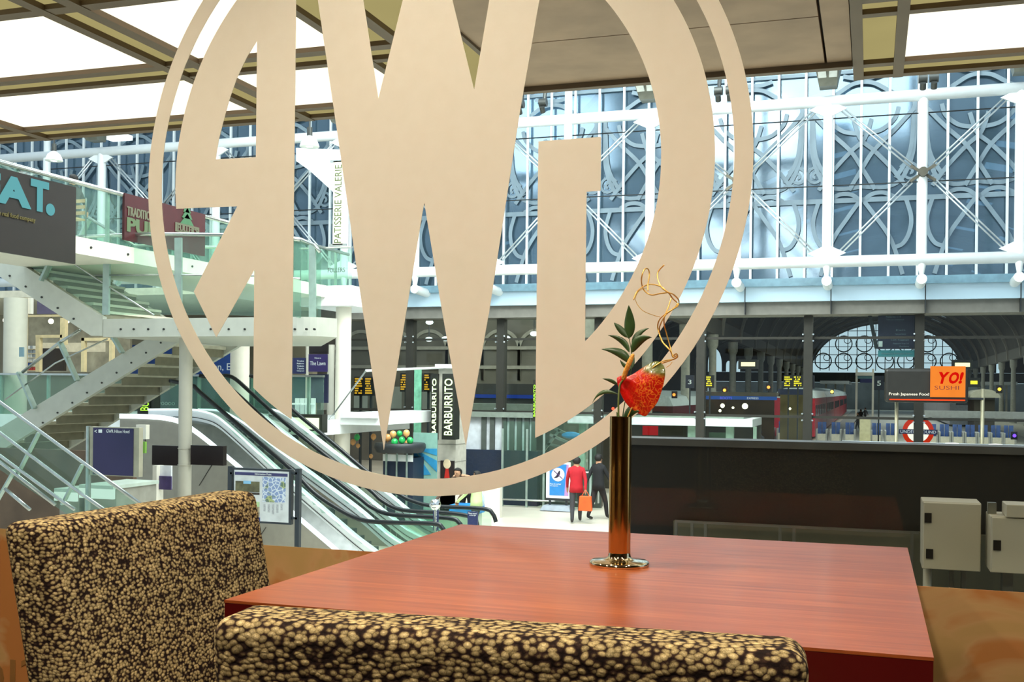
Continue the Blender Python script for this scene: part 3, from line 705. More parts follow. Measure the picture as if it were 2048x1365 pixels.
# boxed lamp housings at the upper nodes
m_house = mat('grey_housing', '#77786e', .45, .4); g_tube = mat('pale_lamp_glass', '#c9ccc6', .25)
for (x, k_), lab in zip([n for n in nx if n[1] == 'N'][:-1], ['grey wedge lamp housing at the right edge under the canopy', 'grey wedge lamp housing at the truss post near the bright panel', 'grey wedge lamp housing behind the letter arc at upper right', 'grey wedge lamp housing hidden behind the big middle letter', 'grey wedge lamp housing above the vertical bakery banner', 'grey wedge lamp housing behind the bowl of the left letter', 'grey wedge lamp housing above the dark food sign at left']):
    h = thing('lamp_housing', lab, 'lamp', (x, FY-1.0, zt_+.25), 'lamp housings along the top of the white truss')
    z0_, z1_ = zt_+.28, zt_+1.25
    put(MB().add([(x-.22, FY-.5, z0_), (x+.22, FY-.5, z0_), (x+.22, FY-.1, z0_), (x-.22, FY-.1, z0_), (x-.42, FY-1.6, z1_), (x+.42, FY-1.6, z1_), (x+.42, FY-.1, z1_), (x-.42, FY-.1, z1_)],
                 [(0,3,2,1),(4,5,6,7),(0,1,5,4),(1,2,6,5),(2,3,7,6),(3,0,4,7)]), 'housing', m_house, h)
    for s_ in (-1, 1):
        put(MB().bar((x+s_*.13, FY-.75, z0_+.16), (x+s_*.2, FY-1.65, z1_-.05), .2, .05), 'lens', g_tube, h)
# pairs of spotlights clamped above the chord
m_spot = mat('dark_spot_metal', '#4a4c4a', .45, .6)
for n_, (cx_, cy_, lab) in enumerate(((1042, 205, 'cluster of small dark spotlights hanging just right of the middle letter'), (1437, 178, 'pair of small dark spotlights hanging beside the right arc'), (1857, 152, 'small dark spotlight cluster under the bright right canopy panel'))):
    q = PY(cx_, cy_, 27)
    t = thing('spotlight', lab, 'spotlight', (q.x, 27, q.z), 'small spotlights on the truss')
    for dx in ((-.02, .6) if n_ == 0 else (0, .28) if n_ == 1 else (-.12, .12)):
        put(MB().tube([(q.x+dx, 27.2, q.z+.35), (q.x+dx, 27.1, q.z)], .05, 8).tube([(q.x+dx-.1, 27, q.z-.05), (q.x+dx+.1, 27, q.z-.05)], .11, 12).tube([(q.x+dx, 26.9, q.z-.18), (q.x+dx, 27, q.z-.3)], .07, 10), 'lamp_head', m_spot, t, smooth=True, autosmooth=40)
    put(MB().bar((q.x-.4, 27.2, q.z+.38), (q.x+.9, 27.2, q.z+.38), .08), 'rail', m_white, t)
    put(MB().bar((q.x+.1, 27.2, q.z+.38), (q.x+.1, FY, zt_+1.5), .06), 'arm', m_white, t)

# ---- blue-white beam and grey soffit under the truss
mbl = mat('pale_blue_fascia', '#b4cddd', .4, var=.05, scale=.6); mgy = mat('grey_fascia', '#75736c', .6, var=.1)
BY = 31.0
bmz = [PY(1500, y_, BY).z for y_ in (560, 573, 606, 631)]
bx0 = PY(640, 600, BY).x
be = thing('facade_beam', 'long pale blue beam with grey underside below the white truss', 'beam', ((bx0+X1)/2, BY, FLOOR))
put(MB().box(bx0, X1, BY-.3, BY+1.2, bmz[2], bmz[1]), 'fascia', mbl, be)
put(MB().box(bx0, X1, BY-.42, BY-.3, bmz[1]-.05, bmz[0]-.02), 'upper_lip', mat('blue_grey_glass_edge', '#7fa3b5', .2), be)
put(MB().box(bx0, X1, BY-.12, BY+1.0, bmz[3], bmz[2]), 'underside', mgy, be)
for x in (1170, 1491, 1662, 1850, 2040):
    q = PY(x, 618, BY-.14); put(MB().box(q.x-.012, q.x+.012, BY-.31, BY-.115, bmz[3], bmz[1]), 'joint', m_black, be)
# ---- dark mullions of the glass screen
mmu = mat('dark_mullion', '#2f2e28', .5, .3)
sy = 31.4
bmz_ = bmz[3]-.02
gs = thing('glass_screen', 'dark framed glass screen wall between the atrium and the trains', 'glass wall', (-3, sy, FLOOR))
for x in (822, 1003, 1198, 1402, 1616, 1838, 2062):
    q = PY(x, 760, sy); put(MB().box(q.x-.12, q.x+.12, sy-.15, sy+.15, FLOOR, bmz_), 'mullion', mmu, gs)
    for y_ in (676, 836):
        z = PY(1700, y_, sy).z
        put(MB().tube([(q.x-.14, sy-.2, z+.09), (q.x-.12, sy-.14, z+.09)], .025, 6).tube([(q.x+.14, sy-.2, z-.09), (q.x+.12, sy-.14, z-.09)], .025, 6).tube([(q.x+.14, sy-.2, z+.09), (q.x+.12, sy-.14, z+.09)], .025, 6).tube([(q.x-.14, sy-.2, z-.09), (q.x-.12, sy-.14, z-.09)], .025, 6), 'clamp', m_rod, gs)
for y_ in (676, 836):
    z = PY(1700, y_, sy).z; put(MB().box(PY(700, 700, sy).x, X1, sy-.03, sy+.03, z-.035, z+.035), 'transom', mmu, gs)
mgl = glass('screen_glass', '#eef4f2', 1.35)
put(MB().box(PY(700, 700, sy).x, X1, sy-.01, sy+.01, FLOOR+2.1, bmz_), 'pane', mgl, gs)

# ---- scrollwork gable of the old train hall
GYY = 33.6
gz0, gz1 = bmz[0]-.3, PY(1700, 20, GYY).z
gx0, gx1 = PY(-200, 400, GYY).x, PY(2400, 400, GYY).x
gb = thing('scrollwork_gable', 'glazed gable screen with white iron scrollwork and thin white mullions', 'window screen', (-3, GYY, gz0))
m_dg = None
def dark_glass():
    m = bpy.data.materials.new('blue_dark_glazing'); m.use_nodes = True; N, L = m.node_tree.nodes, m.node_tree.links; N.remove(N['Principled BSDF'])
    t = N.new('ShaderNodeTexCoord'); n = N.new('ShaderNodeTexNoise'); n.inputs['Scale'].default_value = .5; n.inputs['Detail'].default_value = 5; L.new(t.outputs['Object'], n.inputs['Vector'])
    r = N.new('ShaderNodeValToRGB'); L.new(n.outputs['Fac'], r.inputs['Fac']); r.color_ramp.elements[0].color = lin('#4c6878'); r.color_ramp.elements[1].color = lin('#8ba6b6')
    d = N.new('ShaderNodeBsdfDiffuse'); L.new(r.outputs['Color'], d.inputs['Color']); g = N.new('ShaderNodeBsdfGlossy'); g.inputs['Roughness'].default_value = .12; g.inputs['Color'].default_value = (.6, .75, .9, 1)
    tr_ = N.new('ShaderNodeBsdfTransparent'); tr_.inputs['Color'].default_value = lin('#b4cddc')
    a = N.new('ShaderNodeMixShader'); a.inputs['Fac'].default_value = .35; L.new(d.outputs[0], a.inputs[1]); L.new(g.outputs[0], a.inputs[2])
    b_ = N.new('ShaderNodeMixShader'); b_.inputs['Fac'].default_value = .62; L.new(a.outputs[0], b_.inputs[1]); L.new(tr_.outputs[0], b_.inputs[2])
    L.new(b_.outputs[0], N['Material Output'].inputs['Surface']); return m
put(MB().box(gx0, gx1, GYY, GYY+.03, gz0, gz1), 'glazing', dark_glass(), gb)
m_iron = mat('pale_ironwork', '#82949f', .5, var=.15, scale=1.5)
xa_, xb_ = PY(1557, 400, GYY).x, PY(1835, 400, GYY).x; stp = (xb_-xa_)/5
k0 = math.ceil((gx0-xa_)/stp); k1 = int((gx1-xa_)/stp)
for i in range(k0, k1+1):
    x = xa_+i*stp; put(MB().box(x-.035, x+.035, GYY-.26, GYY-.19, gz0, gz1), 'mullion', m_white, gb)
zh = PY(1770, 399, GYY).z; zh2 = PY(1770, 140, GYY).z
for z_, h_ in ((zh, .07), (zh2, .05)): put(MB().box(gx0, gx1, GYY-.1, GYY-.02, z_-h_, z_+h_), 'transom', m_iron, gb)
def zp(x, y, zs=2.624, ox=1500, oy=100): return PY(ox+x/zs, oy+y/zs, GYY)
ctr = zp(590, 500); per = zp(1200, 500).x-zp(590, 500).x
# motif curves (zoom coordinates), mirrored about the bowl centre x=590 and repeated
MOT = [[(330, 250), (325, 420), (332, 570), (380, 690), (450, 730), (530, 728), (590, 718)],
       [(330, 330), (345, 560), (415, 690)],
       [(590, 440), (640, 435), (700, 415), (760, 360), (780, 300)],
       [(545, 370), (580, 470), (650, 530), (740, 620), (820, 720)],
       [(520, 740), (580, 640), (650, 530), (760, 420), (860, 310)],
       [(600, 790), (640, 760), (700, 752), (760, 775)],
       [(820, 790), (845, 880), (835, 960), (800, 1020), (750, 1040)],
       [(600, 800), (660, 880), (740, 1000), (800, 1180)],
       [(700, 130), (640, 150), (590, 152)], [(590, 175), (650, 180), (720, 215), (790, 250)]]
cnt = 0
def spiral(cx_, cz_, s_, r=.3):
    return [Vector((cx_+s_*r*(1-t/26)*math.cos(.5+t*.45), GYY-.045, cz_+r*(1-t/26)*math.sin(.5+t*.45))) for t in range(24)]
for kk in range(math.ceil((gx0-ctr.x)/per), int((gx1-ctr.x)/per)+1):
    big = MB()
    for mo in MOT:
        for mir in (1, -1):
            pts = []
            for x, y in mo:
                q = zp(x, y); pts.append(Vector((ctr.x+kk*per+mir*(q.x-ctr.x), GYY-.05-.012*MOT.index(mo)-(.006 if mir<0 else 0), q.z)))
            pts = catmull(pts, 5)
            big.ribbon(pts, .12, pts[0].y, .004)
    q = zp(345, 665)
    for mir in (1, -1):
        sp_ = spiral(ctr.x+kk*per+mir*(q.x-ctr.x), q.z, mir)
        big.ribbon(sp_, .08, sp_[0].y, .004)
    put(big, 'scrollwork', m_iron, gb)

# ---- train hall roof: three vaults on columns
HX = PY(1770, 742, 220).x; HR = (PY(1920, 742, 220).x-PY(1617, 742, 220).x)/2; SZ = PY(1770, 742, 220).z; HT = PY(1770, 645, 220).z-SZ
m_vault = mat('dark_roof_lining', '#3a362f', .85, var=.3, scale=.5); m_rib = mat('grey_brown_iron', '#8a857a', .7)
def vault(cx_, R_, H_, label, y0=35, y1=220):
    t = thing('train_hall_roof', label, 'roof', (cx_, (y0+y1)/2, SZ), 'curved roofs of the train hall')
    N_ = 24; mb = MB(); bay = 6.2; y = y0
    while y < y1:
        for i in range(N_):
            a0, a1 = PI*i/N_, PI*(i+1)/N_
            p0 = (cx_-R_*math.cos(a0), SZ+H_*math.sin(a0)); p1 = (cx_-R_*math.cos(a1), SZ+H_*math.sin(a1))
            open_ = i in (7, 9, 14, 16)
            for ya, yb_ in (((y, y+1.4), (y+4.4, y+bay)) if open_ else ((y, y+bay),)):
                q = [(p0[0], ya, p0[1]), (p1[0], ya, p1[1]), (p1[0], yb_, p1[1]), (p0[0], yb_, p0[1])]
                mb.prism(q, (0, 0, .25))
        y += bay
    put(mb, 'lining', m_vault, t)
    y = y0
    while y < y1+1:
        rb_ = MB()
        pts = [Vector((cx_-(R_-.25)*math.cos(PI*i/28), y, SZ+(H_-.25)*math.sin(PI*i/28))) for i in range(29)]
        for a_, b_ in zip(pts[:-1], pts[1:]): rb_.bar(a_, b_, .22, .35)
        put(rb_, 'arch_rib', m_rib, t)
        y += bay*2
    return t
vault(HX, HR, HT, 'wide central vault of the train hall above the red train')
SR = 10.6
vault(HX-HR-SR, SR, HT*.72, 'left side vault of the train hall behind the pale columns')
vault(HX+HR+SR, SR, HT*.72, 'right side vault of the train hall beyond the sushi sign')
# far end screens
m_dk = mat('dark_iron_tracery', '#3f4a4e', .7)
def endscreen(cx_, R_, H_, label, y=221, fine=True):
    t = thing('end_screen', label, 'window screen', (cx_, y, SZ))
    mb = MB(); n = int(R_*2/1.7)
    for i in range(n+1):
        x = cx_-R_+2*R_*i/n; h = H_*math.sqrt(max(0, 1-((x-cx_)/R_)**2))
        if h > .2: mb.box(x-.07, x+.07, y, y+.1, SZ, SZ+h)
    for j in range(1, 6):
        z = H_*j/6; w = R_*math.sqrt(1-(j/6)**2); mb.box(cx_-w, cx_+w, y, y+.1, SZ+z-.06, SZ+z+.06)
    put(mb, 'glazing_bars', m_dk, t)
    s_ = MB(); random.seed(3)
    for i in range(-3, 4):
        for j in range(2):
            c_ = (cx_+i*R_/3.6, SZ+H_*(.2+.36*j))
            if ((c_[0]-cx_)/R_)**2+((c_[1]-SZ+1)/H_)**2 < .85: s_.ring2d(c_, R_*.12, R_*.105, y-.1, y, 20).ring2d((c_[0]+R_*.05, c_[1]+R_*.05), R_*.05, R_*.04, y-.1, y, 12)
    put(s_, 'scrollwork', m_dk, t)
    s_ = MB()
    pts = [Vector((cx_-R_*math.cos(PI*i/28), y, SZ+H_*math.sin(PI*i/28))) for i in range(29)]
    for a_, b_ in zip(pts[:-1], pts[1:]): s_.bar(a_, b_, .3, .5)
    put(s_, 'arch_frame', m_rib, t)
endscreen(HX, HR, HT, 'far arched end window of the central vault, bright sky behind it')
# far end of the side spans: solid wall with a narrow arched opening
def endwall(cx_, R_, opens, label):
    t = thing('end_wall', label, 'wall', (cx_, 222, FLOOR)); xs = sorted(opens); cur = cx_-R_-2; mb = MB(); top = SZ+HT
    for a, b, zt2 in xs:
        mb.box(cur, a, 222, 222.5, SZ-.3, top)
        n = 12; w = (b-a)/2; xm = (a+b)/2
        pts = [(a, 222, top), (a, 222, SZ+1)]+[(xm-w*math.cos(PI*i/n), 222, SZ+1+(zt2-SZ-1)*math.sin(PI*i/n)) for i in range(1, n)]+[(b, 222, SZ+1), (b, 222, top)]
        mb.prism(pts, (0, .5, 0)); cur = b
    mb.box(cur, cx_+R_+2, 222, 222.5, SZ-.3, top)
    put(mb, 'wall', mat('dark_wall', '#35322d', .9), t)
def ax(x, y=220): return PY(x, 730, y).x
endwall(HX-HR-SR, SR-2, [(ax(1412), ax(1441), PY(1427, 698, 222).z), (ax(1449), ax(1459), PY(1454, 722, 222).z), (ax(1470), ax(1478), PY(1474, 722, 222).z)], 'dark end wall of the left vault with arched opening')
endwall(HX+HR+SR, SR-2, [(ax(1995), ax(2009), PY(2002, 702, 222).z)], 'dark end wall of the right vault with one narrow pointed opening')
# dark band under the end screens, with the far sheds
put(MB().box(HX-HR-2*SR+.3, HX+HR+2*SR-.3, 224, 224.5, SZ-2.2, SZ-.3), 'far_girder', mat('dark_girder', '#3a3d3e', .8), None, 'dark girder across the far end of the train hall', 'girder')
put(MB().box(-75, HX-HR-2*SR-.1, 34, 230, FLOOR, 14).box(HX+HR+2*SR+.1, 50, 34, 230, FLOOR, 14), 'wall_train_hall', mat('brown_brick_wall', '#5d5248', .9, var=.2), kind='structure')
# columns of the hall
m_col = mat('pale_grey_iron', '#a9a99e', .5)
def hallcol(x, y, lab):
    t = thing('iron_column', lab, 'column', (x, y, FLOOR), 'iron columns of the train hall')
    put(MB().lathe([(.42, 0), (.42, .5), (.3, .6), (.27, SZ-FLOOR-1.2), (.4, SZ-FLOOR-.9), (.42, SZ-FLOOR-.1)], (x, y, FLOOR), 12), 'shaft', m_col, t, smooth=True, autosmooth=40)
for sx, side in ((HX-HR, 'left'), (HX+HR, 'right')):
    for i in range(15):
        hallcol(sx, 44+i*12.4, 'pale grey iron column in the %s row of the train hall' % side)
m_beamc = mat('grey_longitudinal_girder', '#56544c', .8)
for sx, side in ((HX-HR, 'left'), (HX+HR, 'right')):
    put(MB().box(sx-.25, sx+.25, 36, 220, SZ-.1, SZ+1.1), 'valley_girder', m_beamc, None, 'grey lattice girder over the %s row of iron columns' % side, 'girder')
# ================================================================ people
m_skin = mat('skin', '#b98a6a', .6, var=.05); m_hair = mat('dark_hair', '#15110f', .7); m_shoe = mat('black_shoe', '#141414', .4)
def person(x, y, zf, h, head, label, coat, trousers, stride=.18, arms=(.12, -.12), bend=0., sit=False, hold=None, group=None):
    """walking or standing figure: one continuous skinned body, with hair and coat as parts"""
    t = thing('person', label, 'person', (x, y, zf), group)
    k = h/1.75; ca, sa = math.cos(head), math.sin(head)
    def w(s, f, z): return Vector((s*ca-f*sa, s*sa+f*ca, z))*k      # s sideways, f forward
    B = {}
    B['pel'] = w(0, 0, .95); B['wai'] = w(0, .10*bend*2, 1.12); B['che'] = w(0, .35*bend*1.2, 1.33-.12*bend); B['nec'] = w(0, .55*bend*1.2, 1.49-.25*bend)
    B['hea'] = w(0, .62*bend*1.2+.01, 1.60-.28*bend); B['cro'] = w(0, .66*bend*1.2+.01, 1.72-.30*bend)
    E_ = [('pel', 'wai'), ('wai', 'che'), ('che', 'nec'), ('nec', 'hea'), ('hea', 'cro')]
    R = {'pel': .15, 'wai': .135, 'che': .16, 'nec': .06, 'hea': .098, 'cro': .07}
    for s_, nm in ((-1, 'l'), (1, 'r')):
        st = stride*s_
        B['hip'+nm] = w(.10*s_, 0, .86); B['kne'+nm] = w(.10*s_, st*.6+.03, .49); B['ank'+nm] = w(.10*s_, st-.05*(st < 0), .09); B['toe'+nm] = w(.11*s_, st+.15, .035)
        E_ += [('pel', 'hip'+nm), ('hip'+nm, 'kne'+nm), ('kne'+nm, 'ank'+nm), ('ank'+nm, 'toe'+nm)]
        R.update({'hip'+nm: .105, 'kne'+nm: .07, 'ank'+nm: .05, 'toe'+nm: .035})
        a = arms[0 if s_ < 0 else 1]; c = B['che']
        B['sho'+nm] = c+w(.18*s_, 0, .07); B['elb'+nm] = B['sho'+nm]+w(.06*s_, a*.8, -.27); B['wri'+nm] = B['elb'+nm]+w(.0, a*1.3+.05, -.23)
        B['pal'+nm] = B['wri'+nm]+w(0, .02, -.07)
        E_ += [('che', 'sho'+nm), ('sho'+nm, 'elb'+nm), ('elb'+nm, 'wri'+nm), ('wri'+nm, 'pal'+nm)]
        R.update({'sho'+nm: .07, 'elb'+nm: .052, 'wri'+nm: .036, 'pal'+nm: .036})
        for fi in range(4):
            B['f%d%s' % (fi, nm)] = B['pal'+nm]+w(.0, -.03+.02*fi, -.075+.006*abs(fi-1)); E_.append(('pal'+nm, 'f%d%s' % (fi, nm))); R['f%d%s' % (fi, nm)] = .010
        B['th'+nm] = B['wri'+nm]+w(0, .06, -.07); E_.append(('wri'+nm, 'th'+nm)); R['th'+nm] = .011
    keys = list(B); me = bpy.data.meshes.new('body'); me.from_pydata([B[q] for q in keys], [(keys.index(a), keys.index(b)) for a, b in E_], [])
    tmp = bpy.data.objects.new('tmp', me); COL.objects.link(tmp)
    md = tmp.modifiers.new('skin', 'SKIN'); md.use_smooth_shade = True
    for i, q in enumerate(keys):
        sv = me.skin_vertices[0].data[i]; sv.radius = (R[q]*k, R[q]*k*(.8 if q in ('pel', 'wai', 'che') else 1)); sv.use_root = (q == 'pel')
    s2 = tmp.modifiers.new('s', 'SUBSURF'); s2.levels = 1
    bpy.context.view_layer.update(); dg = bpy.context.evaluated_depsgraph_get()
    bm_ = bpy.data.meshes.new_from_object(tmp.evaluated_get(dg)); bpy.data.objects.remove(tmp)
    bm_.name = 'body'; bm_.materials.clear()
    for q in (coat, trousers, m_skin, m_shoe): bm_.materials.append(q)
    zn = B['nec'].z-.01*k; hand = [B['wril'], B['wrir']]
    for p in bm_.polygons:
        c = p.center; i = 0
        if c.z > zn+.02: i = 2
        elif min((c-hh).length for hh in (B['pall'], B['palr'])) < .085*k and c.z < max(B['wril'].z, B['wrir'].z): i = 2
        elif c.z < .10*k: i = 3
        elif c.z < .84*k and abs((c-B['pel']).x)+abs((c-B['pel']).y) < .6*k and min((c-B[q]).length for q in ('elbl', 'elbr', 'wril', 'wrir')) > .11*k: i = 1
        p.material_index = i; p.use_smooth = True
    o = bpy.data.objects.new('body', bm_); COL.objects.link(o); o.parent = t
    L0 = Vector((x, y, zf)); hc = B['hea']+w(0, -.015, .035)
    hb = MB(); hb.ball(L0+hc, .112*k, (1, 1, .95), 14, 9); hb.v = [v for v in hb.v]
    ho = put(hb, 'hair', m_hair, t, smooth=True)
    for v in ho.data.vertices:       # keep the cap of hair above and behind the face
        d = v.co-hc; f_ = d.x*-sa+d.y*ca
        if f_ > .03*k and d.z < .05*k: v.co = hc+Vector((d.x*.6, d.y*.6, max(d.z, -.02*k)+.0))-w(0, .03, 0)
    fm = MB()
    for s_ in (-1, 1): fm.ball(L0+B['hea']+w(.033*s_, .095, .015), .010*k, (1, 1, 1), 6, 5)
    put(fm, 'eyes', m_hair, t)
    put(MB().ball(L0+B['hea']+w(0, .105, -.012), .014*k, (1, 1.2, 1.5), 8, 6), 'nose', m_skin, t, smooth=True)
    put(MB().ball(L0+B['hea']+w(0, .092, -.045), .016*k, (1.5, .6, .35), 8, 5), 'mouth', mat('lips', '#8a4a40', .5), t, smooth=True)
    if bend < .2:
        ring_ = [(.175, .80), (.16, .95), (.145, 1.1), (.165, 1.3), (.15, 1.4), (.07, 1.49)]
        cm = MB(); cm.lathe([(r_*k, z_*k) for r_, z_ in ring_], (0, 0, 0), 18)
        cm.v = [L0+w(v.x/k*1.12, v.y/k*.82, v.z/k) for v in cm.v]
        put(cm, 'jacket', coat, t, smooth=True)
    return t, w, L0
m_red = mat('red_coat_cloth', '#b01222', .8); m_dk_cl = mat('dark_grey_cloth', '#35363a', .85); m_blk_cl = mat('black_cloth', '#17181b', .85); m_or = mat('orange_bag', '#e2571c', .6)
m_brn_cl = mat('brown_cloth', '#4f3a2d', .9); m_hv = mat('pale_lime_cloth', '#cfe6a6', .7)
def floorat(x, y): return PZ(x, y, FLOOR)
q = floorat(1152, 1046); person(q.x, q.y, FLOOR, 1.72, .25, 'person in a red coat walking past the pigeon sign with an orange bag', m_red, m_dk_cl, .2, (.1, -.1))
put(MB().box(-.07, .07, -.16, .16, -.36, 0), 'x', m_or) if False else None
bt = thing('shopping_bag', 'orange bag carried low beside the red coated person', 'bag', (q.x+.3, q.y-.22, FLOOR+.34))
put(MB().prism([(q.x+.12, q.y-.27, FLOOR+.34), (q.x+.48, q.y-.27, FLOOR+.34), (q.x+.45, q.y-.27, FLOOR+.72), (q.x+.15, q.y-.27, FLOOR+.72)], (0, .12, 0)), 'bag_body', m_or, bt, bevel=.02)
put(MB().tube(catmull([(q.x+.2, q.y-.21, FLOOR+.72), (q.x+.3, q.y-.21, FLOOR+.86), (q.x+.4, q.y-.21, FLOOR+.72)], 4), .008, 6), 'handle', m_or, bt)
q = floorat(1196, 1040); person(q.x, q.y, FLOOR, 1.76, -.5, 'person in dark clothes walking just left of the brass vase', m_blk_cl, m_blk_cl, .24, (-.15, .15))
q = floorat(986, 1062); person(q.x, q.y-1.2, FLOOR, 1.55, 1.2, 'person in a pale lime jacket behind the left edge of the table', m_hv, m_dk_cl, .15, (.2, .1))
q = PY(1338, 905, 36.5); person(q.x, 36.5, FLOOR, 1.74, 0.1, 'person in dark jacket standing under the white kiosk roof', m_blk_cl, m_dk_cl, .03)
q = PY(1742, 900, 120)
for i, (px_, Yp, c_, lab) in enumerate(((1722, 120, m_blk_cl, 'distant person in black on the platform left of number five'), (1731, 135, m_dk_cl, 'distant person in grey on the platform below the footbridge'), (1716, 100, m_blk_cl, 'distant dark figure beside the platform kiosk'), (1520, 50, m_dk_cl, 'small distant person standing left of the dark mullion beside the shop'))):
    q = PY(px_, 800, Yp); person(q.x, Yp, FLOOR, 1.75, i*.9, lab, c_, m_dk_cl, .15)

# ================================================================ staircase in the atrium
m_st = mat('grey_white_stair_steel', '#c3c4b8', .45, var=.05); m_tread = mat('pale_stair_tread', '#d6d2be', .6, var=.1); m_riser = mat('tread_riser', '#8a8570', .7)
m_rail = mat('brushed_handrail', '#b9bdb8', .25, .9); m_post = mat('pale_green_post', '#a6b8b0', .35, .5)
m_ggl = glass('green_balustrade_glass', '#e9f5ef', 1.4, body=.07, bodyhex='#b4d6c8')
m_bolt = mat('dark_bolt', '#3a3a36', .4, .5)
SY, SYB = 17.0, 19.2
stc = thing('staircase', 'white steel staircase with landing and green glass sides at the left', 'staircase', (-13, 18, FLOOR))
def P(x, y, Y=SY): return PY(x, y, Y)
up_top0, up_top1 = P(205, 634), P(-60, 462)
slope = (up_top1.z-up_top0.z)/(up_top1.x-up_top0.x)
# upper flight stringers (front at SY, back at SYB), landing fascia with rounded end
def strg(Y, nm='stringer'):
    a = [P(-60, 462, SY), P(205, 634, SY), P(205, 672, SY), P(182, 672, SY), P(-60, 515, SY)]
    return put(MB().prism([(v.x, Y, v.z) for v in a], (0, .12, 0)), nm, m_st, stc)
strg(SY); strg(SYB)
lx0, lx1 = P(206, 640).x+.005, P(642, 660).x
lz1, lz0 = P(420, 636).z, P(420, 673).z
lpts = [(lx0, SY)]+[(lx1-.6+.6*math.sin(a_), SY+.6-.6*math.cos(a_)) for a_ in [PI/2*i/8 for i in range(9)]]+[(lx1-2.35, SYB+2.2), (lx0, SYB+2.2)]
put(MB().prism([(x, y, lz0) for x, y in lpts], (0, 0, lz1-lz0)), 'landing', m_st, stc)
for x in (242, 268, 297, 328, 358, 422, 458, 490, 590, 613, 629): 
    q = P(x, 659); put(MB().tube([(q.x, SY-.02, q.z), (q.x, SY+.02, q.z)], .02, 8), 'bolt', m_bolt, stc)
for i in range(9):
    q = P(183-33*i, 639-21*i+0); q = P(148-32*i, 638-21.5*i); put(MB().tube([(q.x, SY-.02, q.z), (q.x, SY+.02, q.z)], .02, 8), 'bolt', m_bolt, stc)
n = 16; rise = None
for i in range(n):
    x1 = lx0-.02-i*.30; zt2 = lz1+(i+1)*.30*abs(slope)
    if x1 < -24: break
    put(MB().box(x1-.36, x1, SY+.12, SYB, zt2-.05, zt2), 'tread', m_tread, stc); put(MB().box(x1-.04, x1-.03, SY+.12, SYB, zt2-.30*abs(slope), zt2-.05), 'riser', m_riser, stc)
# lower flight
LY, LYB = 19.3, 21.3
def PL(x, y): return PY(x, y, LY)
lw = [PL(300, 674), PL(352, 674), PL(352, 690), PL(-40, 925), PL(-40, 878), PL(40, 838)]
for Y, dz_ in ((LY, 0), (LYB, .1)): put(MB().prism([(v.x, Y, v.z-d_) for v, d_ in ((PL(300, 674), 0), (PL(372, 674), 0), (PL(372, 674), dz_+.001), (PL(-40, 928), dz_), (PL(-40, 880), 0))], (0, .12, 0)), 'stringer', m_st, stc)
a_, b_ = PL(352, 686), PL(-40, 920); sl2 = (a_.z-b_.z)/(a_.x-b_.x)
for i in range(18):
    x1 = a_.x-.1-i*.42; zt2 = a_.z-.12+(x1-a_.x)*sl2+.12
    put(MB().box(x1-.4, x1, LY+.12, LYB, zt2-.02, zt2+.05), 'tread', m_tread, stc); put(MB().box(x1-.08, x1-.06, LY+.12, LYB, zt2-.2, zt2-.02), 'riser', m_riser, stc)
for i in range(9):
    q = PL(322-29.5*i, 686+20*i); put(MB().tube([(q.x, LY-.02, q.z), (q.x, LY+.02, q.z)], .02, 8), 'bolt', m_bolt, stc)
# handrails, glass and posts
def railing(pts, Y, base, mids=(), posts=(), r=.035, gl=True):
    w_ = [PY(x, y, Y) for x, y in pts]; b_ = [PY(x, y, Y) for x, y in base]
    put(MB().tube([(v.x, Y, v.z) for v in w_], r, 10), 'handrail', m_rail, stc, smooth=True)
    for m_ in mids: put(MB().tube([(PY(x, y, Y).x, Y, PY(x, y, Y).z) for x, y in m_], .018, 8), 'mid_rail', m_rail, stc, smooth=True)
    for (x0, y0, x1, y1) in posts:
        p, q = PY(x0, y0, Y), PY(x1, y1, Y); put(MB().bar((p.x, Y, p.z), (q.x, Y, q.z), .14, .05), 'baluster_post', m_post, stc)
    if gl:
        pg = w_+b_[::-1]; put(MB().prism([(v.x, Y+.03, v.z) for v in pg], (0, .012, 0)), 'glass_side', m_ggl, stc)
railing([(-60, 330), (0, 375), (128, 467), (152, 474), (300, 468), (450, 470), (560, 473), (600, 480)], SY-.02, [(-60, 456), (205, 630), (450, 630), (600, 636)],
        mids=[[(-60, 395), (0, 434), (110, 503), (214, 571), (308, 631)], [(190, 551), (330, 550), (520, 552), (600, 558)]],
        posts=[(127, 470, 84, 562), (35, 408, 0, 487), (215, 474, 212, 630), (357, 476, 357, 632), (560, 476, 560, 634)])
railing([(-60, 288), (0, 327), (270, 492), (305, 492), (434, 495), (520, 497)], SYB+2.1, [(-60, 400), (180, 550), (300, 560), (520, 565)], mids=[[(300, 567), (420, 566), (520, 568)]],
        posts=[(88, 385, 60, 450), (178, 440, 140, 518), (268, 495, 235, 570)])
railing([(560, 473), (600, 478), (628, 490), (640, 505)], SYB, [(560, 630), (600, 636), (628, 640), (640, 645)], posts=[(625, 490, 625, 640)])
railing([(-40, 835), (45, 745), (120, 685), (160, 661)][1:], LY-.05, [(70, 860), (120, 790), (200, 745)][:2]+[(160, 700)], mids=[[(10, 800), (110, 727), (215, 678)]], posts=[(38, 745, 70, 818), (120, 685, 155, 762), (225, 672, 245, 706)], gl=False)
